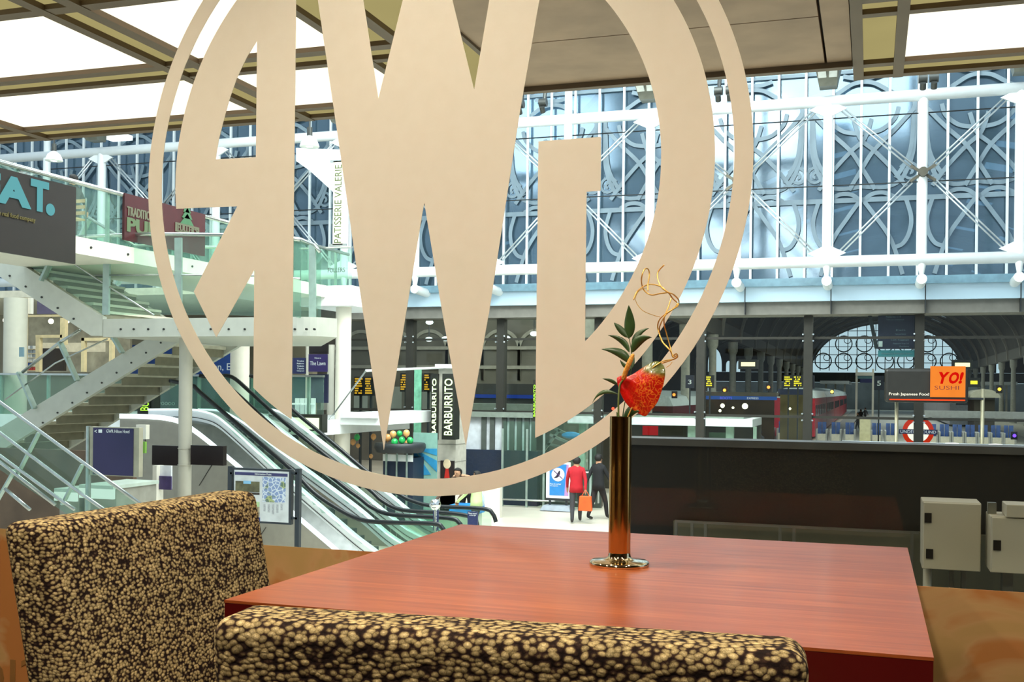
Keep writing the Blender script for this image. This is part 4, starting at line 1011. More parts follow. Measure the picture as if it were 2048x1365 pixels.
# column carrying the landing, with its two dark screens
m_colw = mat('warm_grey_column', '#bdb9aa', .45, var=.04)
cq = PY(371, 800, 17.6)
col_ = thing('landing_column', 'slim grey round column carrying the stair landing', 'column', (cq.x, 17.6, FLOOR))
put(MB().tube([(cq.x, 17.6, FLOOR), (cq.x, 17.6, lz0)], .125, 24), 'shaft', m_colw, col_, smooth=True, autosmooth=40)
for y_ in (896, 929): put(MB().tube([(cq.x, 17.6, PY(371, y_, 17.6).z), (cq.x, 17.6, PY(371, y_+2, 17.6).z)], .138, 24), 'collar', m_colw, col_, smooth=True, autosmooth=40)
m_scr = mat('black_screen', '#1c1414', .35)
for x0, x1, lab in ((304, 356, 'left black display screen fixed to the landing column'), (381, 446, 'right black display screen fixed to the landing column')):
    s_ = panel(x0, 892, x1, 931, 17.5, .12, 'display_screen', m_scr, None, label=lab, cat='screen', group='display screens on the column')
# ================================================================ upper balcony at far left with food signs (runs away from us)
BX = -13.0
bal = thing('upper_balcony', 'upper balcony at far left with steel handrail and white curved slab edge', 'balcony', (BX, 20, FLOOR))
def XY(x, y): return PX(x, y, BX)
y0_, y1_ = XY(-60, 400).y, XY(697, 520).y
h0 = XY(300, 404)
put(MB().tube([(BX, y0_, h0.z), (BX, y1_, h0.z)], .04, 10), 'handrail', m_rail, bal, smooth=True)
zA, zB = XY(300, 502).z, XY(300, 533).z
put(MB().box(BX-2.5, BX, y0_, y1_, zB, zA), 'slab', m_white2, bal)
put(MB().box(BX-.03, BX-.018, y0_, y1_, zA, h0.z-.03), 'glass_side', m_ggl, bal)
yy = y0_+1
while yy < y1_:
    put(MB().box(BX-.08, BX-.03, yy-.03, yy+.03, zA, h0.z), 'baluster_post', m_post, bal); yy += 2.2
for i in range(14):
    put(MB().tube([(BX-.02, y0_+.7+i, (zA+zB)/2), (BX+.02, y0_+.7+i, (zA+zB)/2)], .022, 8), 'bolt', m_bolt, bal)
def xpanel(x0, x1, yt, yb, mt, name, label, cat, off=.02, extra=None):
    """board on the balcony front: pixel x range, top and bottom at its middle"""
    xm = (x0+x1)/2; ya, yb_ = XY(x0, yt).y, XY(x1, yt).y; zt2, zb2 = XY(xm, yt).z, XY(xm, yb).z
    t = thing(name, label, cat, (BX+off, (ya+yb_)/2, zb2))
    put(MB().box(BX+off, BX+off+.05, ya, yb_, zb2, zt2), 'board', mt, t)
    return t, ya, yb_, zb2, zt2
t, ya, yb_, zb2, zt2 = xpanel(-60, 146, 349, 512, mat('dark_brown_sign', '#231c18', .5), 'food_sign', 'dark brown food sign with big pale blue capitals on the upper balcony', 'sign')
m_lb = glow('pale_blue_letters', '#7cc9d2', .75)
def xt(s, x0, x1, yt, yb, mt, par_, bold=0.):
    xm = (x0+x1)/2; a, b = XY(x0, yt).y, XY(x1, yt).y
    return text(s, 'lettering', (BX+.075, a, XY(xm, yb).z), (0, 1, 0), (0, 0, 1), b-a, XY(xm, yt).z-XY(xm, yb).z, mt, par_, .02, bold=bold)
xt('EA', -52, 54, 350, 408, m_lb, t, .045); xt('T', 54, 89, 362, 424, m_lb, t, .045)
put(MB().ball((BX+.08, XY(93, 418).y, XY(93, 420).z), .10, (.3, 1, 1)), 'lettering', m_lb, t)
xt('the real food company', -20, 62, 428, 440, mat('faded_gold_letters', '#6d6238', .6), t)
t, ya, yb_, zb2, zt2 = xpanel(243, 405, 408, 497, mat('maroon_sign', '#430f16', .5), 'pub_sign', 'maroon pub sign with cream and green lettering on the balcony', 'sign')
m_cr = glow('cream_letters', '#cfd3b4', .55); m_gl = glow('pale_green_letters', '#b4d2a4', .6)
xt('TRADITIONAL', 247, 312, 421, 439, m_cr, t); xt('PUB', 247, 308, 442, 470, m_gl, t, .03); xt("FULLER'S", 348, 388, 453, 465, m_cr, t)
a, b, c, d = XY(344, 450).y, XY(391, 450).y, XY(366, 468).z, XY(366, 450).z
bx_ = MB()
for u0, u1, v0, v1 in ((a, b, d-.03, d), (a, b, c, c+.03), (a, a+.04, c, d), (b-.04, b, c, d)): bx_.box(BX+.075, BX+.09, u0, u1, v0, v1)
put(bx_, 'lettering_frame', m_cr, t)
gq = XY(367, 440); gm = MB()
for i in range(4): gm.prism([(BX+.075, gq.y-.22+i*.05, gq.z-.1+i*.12), (BX+.075, gq.y+.22-i*.05, gq.z-.1+i*.12), (BX+.075, gq.y, gq.z+.12+i*.12)], (.015, 0, 0))
put(gm, 'green_emblem', mat('green_emblem', '#3f6b4a', .6), t)
# cafe furniture and people behind the balcony glass
m_wood = mat('pale_cafe_wood', '#c09a6a', .6)
ct = thing('cafe_table', 'small round cafe table behind the upper balcony glass', 'table', (BX-1.0, XY(165, 400).y, zA))
put(MB().tube([(BX-1.0, ct.location.y, zA), (BX-1.0, ct.location.y, zA+.7)], .04, 8), 'leg', m_rail, ct)
put(MB().lathe([(.45, .7), (.45, .74)], (BX-1.0, ct.location.y, zA), 24), 'table_top', mat('pale_table_top', '#b9c9bd', .4), ct)
put(MB().lathe([(.25, 0), (.25, .03)], (BX-1.0, ct.location.y, zA), 16), 'base', m_rail, ct)
def cafechair(y, lab):
    t = thing('cafe_chair', lab, 'chair', (BX-.8, y, zA), 'cafe chairs on the balcony')
    for dx in (-.2, .2):
        for dy in (-.2, .2): put(MB().tube([(BX-.8+dx, y+dy, zA), (BX-.8+dx, y+dy, zA+(.85 if dy > 0 else .45))], .015, 6), 'leg', m_rail, t)
    put(MB().box(BX-1.0, BX-.6, y-.2, y+.2, zA+.43, zA+.46), 'seat', m_wood, t)
    b = MB()
    for i in range(3): b.box(BX-1.0, BX-.6, y+.19, y+.22, zA+.55+i*.11, zA+.61+i*.11)
    put(b, 'backrest', m_wood, t)
    return t
cafechair(XY(212, 420).y, 'slatted wooden cafe chair left of the maroon pub sign'); cafechair(XY(150, 420).y+.1, 'slatted wooden cafe chair beside the dark food sign')
person(BX-1.3, XY(262, 400).y, zA, 1.42, 1.5, 'dark haired person whose head shows over the pub sign', m_blk_cl, m_blk_cl, .03)
# bell shaped lamps
def bell(x, y, Y, r, lab):
    q = PY(x, y, Y); t = thing('bell_lamp', lab, 'lamp', (q.x, Y, q.z), 'white bell shaped lamps')
    put(MB().lathe([(r, 0), (r*1.02, .03*r), (r*.93, r*.3), (r*.72, r*.75), (r*.35, r*1.05), (r*.16, r*1.2)], (q.x, Y, q.z), 28), 'shade', mat('white_lamp_shade', '#eef3f4', .25), t, smooth=True, autosmooth=60)
    put(MB().tube([(q.x, Y, q.z+r*1.15), (q.x, Y, q.z+r*2.0)], r*.28, 12), 'lamp_body', m_spot, t)
    put(MB().tube([(q.x, Y, q.z+r*2), (q.x, Y, q.z+r*5)], .02, 6), 'cord', m_spot, t)
    put(MB().ball((q.x, Y, q.z+.1*r), r*.5, (1, 1, .3)), 'bulb', glow('lamp_glow', '#f4fbff', 3.), t)
bell(619, 294, 20, .20, 'white bell lamp hanging under the canopy between the left letters')
bell(108, 322, 20, .19, 'white bell lamp at far left above the food sign')
lt = panel(213, 269, 252, 278, 22, .25, 'strip_light', glow('white_strip_glow', '#f3fbff', 2.), None, label='white glowing strip light above the far left truss', cat='lamp')
# white sloping sail wall and bakery banner
sw = MB().prism([PY(x, y, 28.4) for x, y in ((592, 296), (700, 300), (705, 420), (690, 415), (664, 382), (620, 342), (592, 322))], (0, .3, 0))
put(sw, 'gable_cladding', m_white, None, 'white angled cladding panel behind the vertical bakery banner', 'cladding')
bn = thing('bakery_banner', 'tall cream vertical banner with bakery name between the left letters', 'banner', PY(677, 490, 26.5))
a, b, c, d = rect(666, 322, 686, 490, 26.5)
put(MB().box(a, b, 26.5, 26.56, c, d), 'cloth', mat('cream_banner', '#e6e6c8', .7), bn)
vtext('PATISSERIE VALERIE', 669, 330, 683, 486, 26.5, mat('dark_green_letters', '#55603c', .6), bn)
put(MB().bar((a-.1, 26.53, d), (b+.1, 26.53, d), .06).bar((a-.1, 26.53, c), (b+.1, 26.53, c), .06), 'bar', m_rail, bn)
# second glass box balcony with white parapet at x 640-700
wb = thing('white_balcony', 'white slab edged balcony on a column right of the stair landing', 'balcony', PY(670, 605, 24.5))
a, b, c, d = rect(600, 572, 703, 612, 24.5)
put(MB().box(a, b, 24.5, 27, c, d), 'slab', m_white, wb)
put(MB().box(a, b, 24.5, 24.52, d, PY(670, 500, 24.5).z), 'glass_side', m_ggl, wb)
put(MB().box(a, b, 24.45, 24.56, PY(670, 497, 24.5).z, PY(670, 494, 24.5).z), 'handrail', m_rail, wb)
a2, b2, c2_, d2 = rect(640, 560, 700, 574, 24.7)
ptext('FULLERS', 656, 536, 690, 545, 24.45, m_dk_cl, wb)
# ================================================================ white columns and mezzanine behind the escalators
def wcol(x0, x1, ytop, Y, lab, zb_=None, m_=m_white2):
    q = PY((x0+x1)/2, 760, Y); r = (PY(x1, 760, Y).x-PY(x0, 760, Y).x)/2
    return put(MB().tube([(q.x, Y, FLOOR if zb_ is None else zb_), (q.x, Y, PY((x0+x1)/2, ytop, Y).z)], r, 28), 'white_column', m_, None, lab, 'column', 'round white columns of the atrium', smooth=True, autosmooth=40)
wcol(463, 496, 688, 23, 'round white column behind the escalator tops')
wcol(672, 700, 612, 25, 'tall round white column right of the purple banner')
wcol(12, 48, 597, 24, 'wide beige round column at the far left edge', m_=m_colw)
wcol(655, 668, 690, 29, 'thin grey post between the purple banner and the white column', m_=m_colw)
wcol(611, 617, 690, 29, 'thinnest grey post left of the purple banner', m_=m_colw)
MZ = PY(500, 838, 24).z           # level of the mezzanine walkway
mz = thing('mezzanine', 'mezzanine walkway with green glass sides at the head of the escalators', 'balcony', (PY(300, 800, 24).x, 24, MZ))
a = PY(-120, 800, 23.6).x; b = PY(647, 800, 23.6).x
put(MB().box(a, b, 23.6, 28.8, MZ-.35, MZ), 'slab', m_white, mz)
put(MB().box(a, b, 23.6, 23.615, MZ, MZ+1.05), 'glass_side', m_ggl, mz)
put(MB().box(a, b, 23.55, 23.66, MZ+1.05, MZ+1.1), 'handrail', m_rail, mz)
for i in range(12):
    x = a+.5+i*1.55
    if x < b: put(MB().box(x-.03, x+.03, 23.62, 23.7, MZ, MZ+1.05), 'baluster_post', m_post, mz)
b3 = PY(757, 830, 24.5).x; 
put(MB().box(b, b3, 24.5, 28.8, PY(700, 850, 24.5).z, PY(700, 826, 24.5).z), 'lower_slab', m_white, mz)
put(MB().box(b+.05, b3, 24.42, 24.5, PY(700, 836, 24.5).z, PY(700, 824, 24.5).z), 'edge_beam', m_white, mz)
put(MB().tube([PY(655, 845, 24.2), PY(732, 742, 24.2)], .02, 6), 'tie_rod', m_rail, mz)
put(MB().tube([PY(732, 742, 24.2), PY(905, 735, 28)], .035, 6), 'tie_rod', m_white, mz)
# walls behind the mezzanine
m_bg = mat('dark_shop_interior', '#4a463c', .8, var=.3, scale=1.5); m_bg2 = mat('grey_shop_wall', '#8d8b80', .7, var=.15)
xl = PY(-200, 700, 30.6).x
put(MB().box(-31, PY(655, 700, 33).x, 32.0, 32.3, FLOOR, PY(400, 560, 30).z), 'wall_shops', mat('beige_shop_wall', '#8f8672', .7, var=.2, scale=.7), kind='structure')
put(MB().box(-31, BX-2.4, 25.6, 32, PY(100, 590, 25).z, PY(100, 590, 25).z+.2), 'ceiling_shops', mat('shop_ceiling', '#c9c2ae', .7), kind='structure')
# blue hoarding, purple banner, sign panels
hb = thing('blue_hoarding', 'long blue hoarding with white station lettering behind the columns', 'hoarding', PY(420, 745, 29.6))
a, b, c, d = rect(250, 690, 463, 749, 29.6); put(MB().box(a, b, 29.6, 29.7, c, d), 'board', mat('royal_blue_board', '#1d4690', .5), hb)
put(MB().box(a+.2, a+.4, 29.7, 29.8, FLOOR, d).box(b-.4, b-.2, 29.7, 29.8, FLOOR, d), 'post', m_black, hb)
ptext('Paddington, E', 366, 727, 461, 745, 29.6, m_white, hb)
hb2 = thing('dark_blue_hoarding', 'dark blue green hoarding behind the escalator glass', 'hoarding', PY(400, 825, 29.4))
a, b, c, d = rect(300, 752, 610, 826, 29.4); put(MB().box(a, b, 29.4, 29.5, c, d), 'board', mat('dark_teal_board', '#17404a', .5, var=.4, scale=1), hb2)
put(MB().box(a+.3, a+.5, 29.5, 29.58, FLOOR, d).box(b-.5, b-.3, 29.5, 29.58, FLOOR, d), 'post', m_black, hb2)
ptext('Ooooo', 312, 801, 350, 811, 29.4, m_post, hb2)
pb_ = thing('welcome_banner', 'purple banner with white italic words between two grey posts', 'banner', PY(635, 745, 27))
a, b, c, d = rect(617, 709, 654, 744, 27); put(MB().box(a, b, 27, 27.05, c, d), 'cloth', mat('purple_banner', '#352463', .6), pb_)
ptext('The Lawn', 620, 723, 651, 731, 27, m_white, pb_); ptext('Welcome to', 629, 715, 642, 718, 27, m_white, pb_)
panel(618, 686, 654, 708, 27.1, .1, 'dark_banner', mat('near_black_banner', '#1c1012', .6), None, label='almost black panel above the purple banner', cat='banner')
panel(617, 749, 654, 806, 27.6, .1, 'navy_banner', mat('navy_banner', '#161a40', .6), None, label='navy blue panel below the purple banner', cat='banner')
lb = thing('list_sign', 'navy blue sign with lines of small white text left of purple banner', 'sign', PY(598, 748, 27.3))
a, b, c, d = rect(584, 716, 610, 748, 27.3); put(MB().box(a, b, 27.3, 27.36, c, d), 'board', mat('navy_board', '#1b2150', .6), lb)
for i, s_ in enumerate(('Trains', 'Platforms', 'Tickets', 'Taxis', 'Underground')): ptext(s_, 594, 721+i*5, 608, 724+i*5, 27.3, m_white, lb)
# stacked white things on the mezzanine (seats)
for i, x in enumerate((590, 600, 610, 622)):
    a, b, c, d = rect(x, 797, x+8, 811, 25.6)
    put(MB().box(a, b, 25.6, 25.64, MZ+.01, d).box(a, b, 25.2, 25.6, MZ+.35, MZ+.39), 'plastic_chair', m_white, None, ('white moulded plastic chair on the mezzanine, %s in the row' % ('leftmost', 'second', 'third', 'rightmost')[i]), 'seat', 'white seats on the mezzanine')
# lit white-green sign under the mezzanine
def glowsign(name, x0, y0, x1, y1, Y, mt, label, frame=.08, dp=.3, cat='sign'):
    a, b, c, d = rect(x0, y0, x1, y1, Y); t = thing(name, label, cat, ((a+b)/2, Y, c-frame))
    put(MB().box(a-frame, b+frame, Y+.03, Y+dp, c-frame, d+frame), 'case', mat('dark_sign_case', '#23261f', .5), t)
    put(MB().box(a, b, Y, Y+.029, c, d), 'face', mt, t)
    return t
glowsign('light_box', 582, 836, 637, 859, 23.2, glow('lime_white_glow', '#f2ffd0', 1.6), 'glowing lime white light box sign below the mezzanine edge')
ls_ = panel(582, 863, 638, 869, 23.1, .1, 'hanging_letters_bar', mat('pale_mint', '#b9d6bd', .5), None, label='thin pale mint bar under the glowing light box', cat='sign')
# green lit vertical shop sign behind the stair
gsn = glowsign('vertical_shop_sign', 279, 755, 300, 823, 22.5, mat('black_sign_face', '#10180e', .5), 'dark vertical sign with glowing green letters beside the stair')
vtext('BURRITO', 281, 757, 298, 822, 22.49, glow('lime_glow', '#b6ff4a', 1.6), gsn)
# shop at the far left with beige frames, lit globes and blinds
m_frame = mat('beige_shop_frame', '#c9b389', .5); SYF = 25.0
sf = thing('shop_front', 'beige framed shop front glimpsed under the stair at far left', 'shop front', PY(120, 745, SYF))
fr = MB()
for x0, y0, x1, y1 in ((46, 596, 50, 742), (46, 630, 130, 634), (120, 636, 130, 690), (71, 670, 124, 676), (71, 676, 79, 744), (162, 676, 168, 744), (162, 676, 215, 682), (218, 680, 224, 730)):
    a, b, c, d = rect(x0, y0, x1, y1, SYF); fr.box(a, b, SYF, SYF+.12, c, d)
put(fr, 'frame', m_frame, sf)
a, b, c, d = rect(46, 634, 260, 745, SYF+2.2); put(MB().box(a, b, SYF+2.2, SYF+2.3, c, d), 'back_wall', mat('shop_back_wall', '#9b917c', .7, var=.35, scale=2.5), sf)
a, b, c, d = rect(82, 697, 128, 742, SYF+.6); put(MB().box(a, b, SYF+.6, SYF+.7, c, d), 'counter', mat('dark_counter', '#2c2118', .6), sf)
a, b, c, d = rect(80, 686, 210, 704, SYF+1.4); put(MB().box(a, b, SYF+1.4, SYF+1.42, c, d), 'blind', glow('lit_cream_blind', '#e8dfc0', .75, .3, 6), sf)
a, b, c, d = rect(50, 596, 62, 628, SYF+.1); put(MB().box(a, b, SYF+.1, SYF+.2, c, d), 'panel', m_white2, sf)
a, b, c, d = rect(74, 596, 118, 628, SYF+.3); put(MB().box(a, b, SYF+.3, SYF+.36, c, d), 'screen', glow('lilac_screen', '#8f8ba8', .5, .3, 4), sf)
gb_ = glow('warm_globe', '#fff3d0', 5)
for x, y, lab in ((102, 643, 'glowing globe lamp left of the beige post in the shop'), (134, 642, 'glowing globe lamp right of the beige post in the shop'), (11, 641, 'glowing globe lamp beside the wide beige column'),):
    q = PY(x, y, SYF+.8); t = thing('globe_lamp', lab, 'lamp', (q.x, q.y, q.z-.1), 'warm globe lamps of the shop')
    put(MB().ball(q, .075), 'globe', gb_, t, smooth=True); put(MB().tube([(q.x, q.y, q.z+.07), (q.x, q.y, q.z+.6)], .01, 6), 'cord', m_black, t)
wb_ = thing('display_of_goods', 'shelf of small bright goods beside the beige column', 'display', PY(58, 742, SYF+.5))
random.seed(5); gm = [mat('goods_white', '#d8d4cc'), mat('goods_red', '#b5372c'), mat('goods_blue', '#2f4f96'), mat('goods_grey', '#8f9396')]
for j in range(6):
    for i in range(4):
        x, y = 51+i*4.6, 692+j*8.5; a, b, c, d = rect(x, y, x+4, y+6.5, SYF+.6)
        put(MB().box(a, b, SYF+.6, SYF+.7, c, d), 'packet', gm[1 if j > 4 else 2 if j == 4 and i < 3 else random.choice((0, 0, 3))], wb_)
    a, b, c, d = rect(50, 698.5+j*8.5, 70, 699.5+j*8.5, SYF+.6); put(MB().box(a, b, SYF+.55, SYF+.75, c, d), 'shelf', m_frame, wb_)
bp_ = panel(38, 695, 47, 714, 23.4, .03, 'poster', mat('grey_blue_poster', '#6f8a94', .5), None, label='small grey blue poster on the wide beige column', cat='poster')

# ================================================================ escalators
m_esc = mat('brushed_escalator_steel', '#f0f5f7', .35, .15, var=.1, scale=2); m_esc_d = mat('dark_escalator_steps', '#3f4747', .5, .3); m_rub = mat('black_rubber', '#12181c', .35)
m_skirt = mat('warm_grey_panel', '#a39f93', .45, .2, var=.06); m_egl = glass('escalator_glass', '#e8f4ee', 1.35, body=.025, bodyhex='#b9dccb')
g_led = glow('white_led', '#eef8ff', 2.2)
EY = 19.6
def E3(x, y, Y=EY): q = PY(x, y, Y); return (q.x, q.z)
def pxline(pts, Y, n=5): return [(v.x, v.z) for v in catmull([PY(x, y, Y) for x, y in pts], n)]
BANDS = {'A': [(300, 832), (380, 832), (410, 836), (437, 846), (470, 873), (539, 936), (583, 975), (675, 1054), (731, 1100), (790, 1135), (900, 1150)],
         'B': [(400, 830), (447, 834), (492, 858), (546, 901), (640, 970), (720, 1030), (785, 1085), (840, 1110), (930, 1118)],
         'C': [(480, 829), (520, 838), (560, 868), (640, 930), (718, 992), (790, 1050), (828, 1076), (880, 1095), (960, 1100)],
         'D': [(540, 828), (570, 838), (610, 868), (700, 938), (780, 1000), (840, 1048), (890, 1070), (970, 1078)]}
RAILS = {'A': [(340, 762), (385, 772), (400, 785), (490, 862), (583, 940), (627, 985), (670, 1015), (715, 1038), (760, 1045), (865, 1048), (884, 1056), (890, 1068)],
         'B': [(400, 752), (437, 760), (470, 785), (583, 888), (683, 970), (720, 997), (745, 1016), (785, 1030), (895, 1037), (918, 1046), (925, 1060)],
         'C': [(440, 752), (465, 755), (500, 784), (560, 838), (658, 917), (738, 979), (765, 1003), (806, 1021), (900, 1027), (945, 1036), (955, 1052)],
         'D': [(500, 752), (530, 765), (584, 819), (660, 882), (734, 944), (798, 989), (826, 1003), (868, 1013), (965, 1018), (985, 1028), (992, 1045)]}
PLN = {'A': 19.6, 'B': 20.45, 'C': 21.4, 'D': 22.05}
def esc(k1, k2, label, near):
    Y1, Y2 = PLN[k1], PLN[k2]
    t = thing('escalator', label, 'escalator', (PY(650, 1000, Y1).x, Y1, FLOOR), 'escalators rising to the mezzanine')
    def pr(pts, y, th, nm, m_): return put(MB().prism([(x, y, z) for x, z in pts], (0, th, 0)), nm, m_, t)
    for kk in (k1, k2):
        Y = PLN[kk]; rl_ = pxline(RAILS[kk], Y); bd_ = pxline(BANDS[kk], Y+.12)
        put(MB().tube([(x, Y, z) for x, z in rl_], .045, 10), 'handrail', m_rub, t, smooth=True)
        h = .27 if kk == 'A' else .24
        pr([(x, z+h*.5) for x, z in bd_]+[(x, z-h*.5) for x, z in reversed(bd_)], Y+.06, .16, 'deck_skirt', m_esc)
        put(MB().tube([(x, Y+.05, z+h*.5) for x, z in bd_], .02, 6), 'led_strip', g_led, t)
        put(MB().tube([(x, Y+.05, z-h*.1) for x, z in bd_], .008, 6), 'deck_joint', m_bolt, t)
        gx = [(x, z) for x, z in rl_[:-6]]
        low = []
        for x, z in gx:
            j = min(range(len(bd_)), key=lambda i: abs(bd_[i][0]-x)); low.append((x, min(z-.1, bd_[j][1]+h*.5)))
        pr(gx+low[::-1], Y-.005, .012, 'glass_side', m_egl)
    b1 = pxline(BANDS[k1], Y1+.3); b2 = pxline(BANDS[k2], Y2)
    n = 36
    for i in range(n):
        f = (i+.5)/n*(len(b1)-1); j = min(len(b1)-2, int(f)); g = f-j; x = b1[j][0]*(1-g)+b1[j+1][0]*g; z = b1[j][1]*(1-g)+b1[j+1][1]*g
        f2 = (i+1.0)/n*(len(b1)-1); j2 = min(len(b1)-2, int(f2)); xe = b1[j2][0]*(1-f2+j2)+b1[j2+1][0]*(f2-j2); wd = abs(xe-x)*2
        put(MB().box(x-wd/2, x+wd/2-.01, Y1+.24, Y2+.02, z-.35, z-.04), 'step', m_esc_d, t)
    if near:
        l1 = pxline([(240, 828), (330, 832), (383, 853), (482, 933), (583, 1019), (673, 1096), (760, 1170)], Y1-.12)
        l0 = pxline(BANDS['A'], Y1+.1)
        pr([(x, z) for x, z in l1]+[(x, z-.10) for x, z in reversed(l1)], Y1-.14, .04, 'light_line', g_led)
        # sloping steel apron between the light line and the deck
        mb = MB(); N_ = 40
        def samp(l, u): f = u*(len(l)-1); j = min(len(l)-2, int(f)); g = f-j; return (l[j][0]*(1-g)+l[j+1][0]*g, l[j][1]*(1-g)+l[j+1][1]*g)
        v1 = [samp(l1, i/N_) for i in range(N_+1)]; v0 = [samp(l0, i/N_*.86) for i in range(N_+1)]
        vs2 = [(x, Y1-.11, z-.03) for x, z in v1]+[(x, Y1+.06, z-.1) for x, z in v0]
        mb.add(vs2, [(i, i+1, N_+2+i, N_+1+i) for i in range(N_)])
        put(mb, 'apron', mat('brushed_apron', '#8b9090', .3, .7), t)
        pr([(x, z-.10) for x, z in l1]+[(l1[-1][0], FLOOR), (l1[0][0], FLOOR)], Y1-.12, .08, 'base_panel', m_skirt)
        sm = MB()
        for (xa2, ya2, xb2, yb2) in ((424, 930, 398, 972), (532, 1055, 508, 1092), (290, 860, 290, 890)):
            p, q = PY(xa2, ya2, Y1-.13), PY(xb2, yb2, Y1-.13); sm.bar(p, q, .010, .010)
        put(sm, 'panel_seam', m_bolt, t)
    else:
        d_ = pxline(BANDS[k1], Y1+.1); pr([(x, z-.1) for x, z in d_]+[(d_[-1][0], FLOOR), (d_[0][0], FLOOR)], Y1+.25, .04, 'side_cladding', m_skirt)
    return t
esc('A', 'B', 'near escalator with bright steel sides rising to the left', True)
esc('C', 'D', 'far escalator with black handrails behind the near one', False)
# bottom newel signs of the escalators
for x, y0, y1, s_, lab in ((871, 1017, 1062, 'STOP', 'narrow purple notice at the foot of the escalators, left one'), (945, 1024, 1052, 'Please stand', 'small navy notice at the foot of the escalators, right one')):
    wd = 5 if x < 900 else 10
    a, b, c, d = rect(x-wd, y0, x+wd, y1, 20.2); t = thing('escalator_notice', lab, 'sign', ((a+b)/2, 20.2, FLOOR))
    put(MB().box(a, b, 20.2, 20.24, c, d), 'plate', mat('navy_purple_plate', '#27305e', .5), t); put(MB().box((a+b)/2-.02, (a+b)/2+.02, 20.24, 20.28, FLOOR, d), 'post', m_rail, t)
    if x > 900: ptext('Please stand', x-8, y0+2, x+8, y0+5, 20.2, m_white, t); ptext('on the right', x-6, y0+6, x+7, y0+9, 20.2, m_white, t)
    else: vtext('Please hold the handrail', x-3, y0+3, x+3, y1-3, 20.2, m_white, t)
# globe-topped pole
q = PY(870, 1010, 19.9); gp = thing('mirror_globe', 'silver mirrored globe on a short pole above the escalator foot', 'mirror', (q.x, 19.9, FLOOR))
put(MB().ball(q, .115), 'globe', mat('mirror_steel', '#e6e6e6', .05, 1), gp, smooth=True); put(MB().tube([(q.x, 19.9, FLOOR), (q.x, 19.9, q.z-.1)], .02, 8), 'pole', m_rail, gp)
# blue counter with brown-coated figure
q = PZ(925, 1075, FLOOR); CYc = 24.0
a, b, c, d = rect(898, 1012, 952, 1050, CYc)
bc = thing('blue_counter', 'bright blue topped promotion counter at the escalator foot', 'counter', ((a+b)/2, CYc, FLOOR))
put(MB().box(a, b, CYc, CYc+.6, d-.2, d), 'top', mat('bright_blue', '#2f8fe0', .4), bc); put(MB().box(a+.05, b-.05, CYc+.05, CYc+.55, FLOOR, d-.2), 'body', m_white2, bc)
person((a+b)/2-.25, CYc+.95, FLOOR, 1.75, PI*.97, 'person in dark brown coat leaning over the blue counter', m_brn_cl, m_blk_cl, .06, (.3, .4), bend=.7)
bt_ = put(MB().lathe([(.05, 0), (.05, .2), (.02, .27), (.02, .33)], ((a+b)/2+.42, CYc+.2, d), 12), 'spray_bottle', mat('pale_blue_plastic', '#bcd6ee', .3), None, 'pale plastic bottle standing on the blue counter', 'bottle', smooth=True)
# white low wall behind the counter
wl_ = MB().prism([(PY(880, 1000, 27.5).x, 27.5, FLOOR), (PY(1000, 1000, 27.5).x, 27.5, FLOOR), (PY(1000, 968, 27.5).x, 27.5, PY(1000, 968, 27.5).z), (PY(880, 970, 27.5).x, 27.5, PY(880, 970, 27.5).z)], (0, .2, 0))
put(wl_, 'white_stall_wall', m_white2, None, 'white stall wall behind the blue counter below the emblem ring', 'wall panel')
# ---- info board by the escalator
IY = 14.0
ib = thing('information_board', 'framed map and notice board on dark posts in front of escalator', 'notice board', (PY(530, 1000, IY).x, IY, FLOOR))
m_ib = mat('dark_blue_grey_frame', '#2c333a', .5)
zi = PY(530, 940, IY).z
for x in (459, 594):
    q = PY(x, 1000, IY); put(MB().box(q.x-.035, q.x+.035, IY, IY+.07, FLOOR, zi+.03), 'post', m_ib, ib)
a, b, c, d = rect(467, 938, 583, 1047, IY); put(MB().box(a, b, IY-.02, IY+.06, c, d), 'frame', m_ib, ib)
br_ = MB()
for x0, x1 in ((460, 468), (582, 594)):
    for y in (947, 1037):
        p = PY(x0, y, IY); q = PY(x1, y, IY); br_.box(p.x, q.x, IY, IY+.04, p.z-.015, p.z+.015)
put(br_, 'bracket', m_ib, ib)
def ipan(x0, y0, x1, y1, nm, m_, dy=0.): a, b, c, d = rect(x0, y0, x1, y1, IY); return put(MB().box(a, b, IY-.025-dy, IY-.02, c, d), nm, m_, ib)
ipan(470, 942, 579, 1043, 'white_sheet', mat('white_paper', '#d9dcdc', .5))
ipan(472, 946, 577, 952, 'header_strip', mat('purple_strip', '#3b3a6a', .5), .004)
ptext('Information Point', 510, 947, 543, 951, IY-.03, m_white, ib, ext=.002)
ipan(473, 963, 521, 984, 'photo', mat('green_brown_photo', '#5d5a40', .5, var=.6, scale=9), .004)
ipan(489, 962, 504, 968, 'photo', mat('sky_patch', '#8cc3e6', .5), .006)
ipan(472, 985, 521, 989, 'photo_strip', mat('dark_photo_strip', '#4a4038', .5, var=.7, scale=25), .004)
ipan(472, 1003, 521, 1013, 'photo', mat('lawn_green_photo', '#b3cf9c', .5, var=.3, scale=6), .004)
ipan(472, 1013, 521, 1033, 'photo', mat('crowd_photo', '#b9a98c', .5, var=.7, scale=14), .005)
ipan(471, 1034, 522, 1042, 'footer_strip', mat('blue_strip', '#27408a', .5), .004)
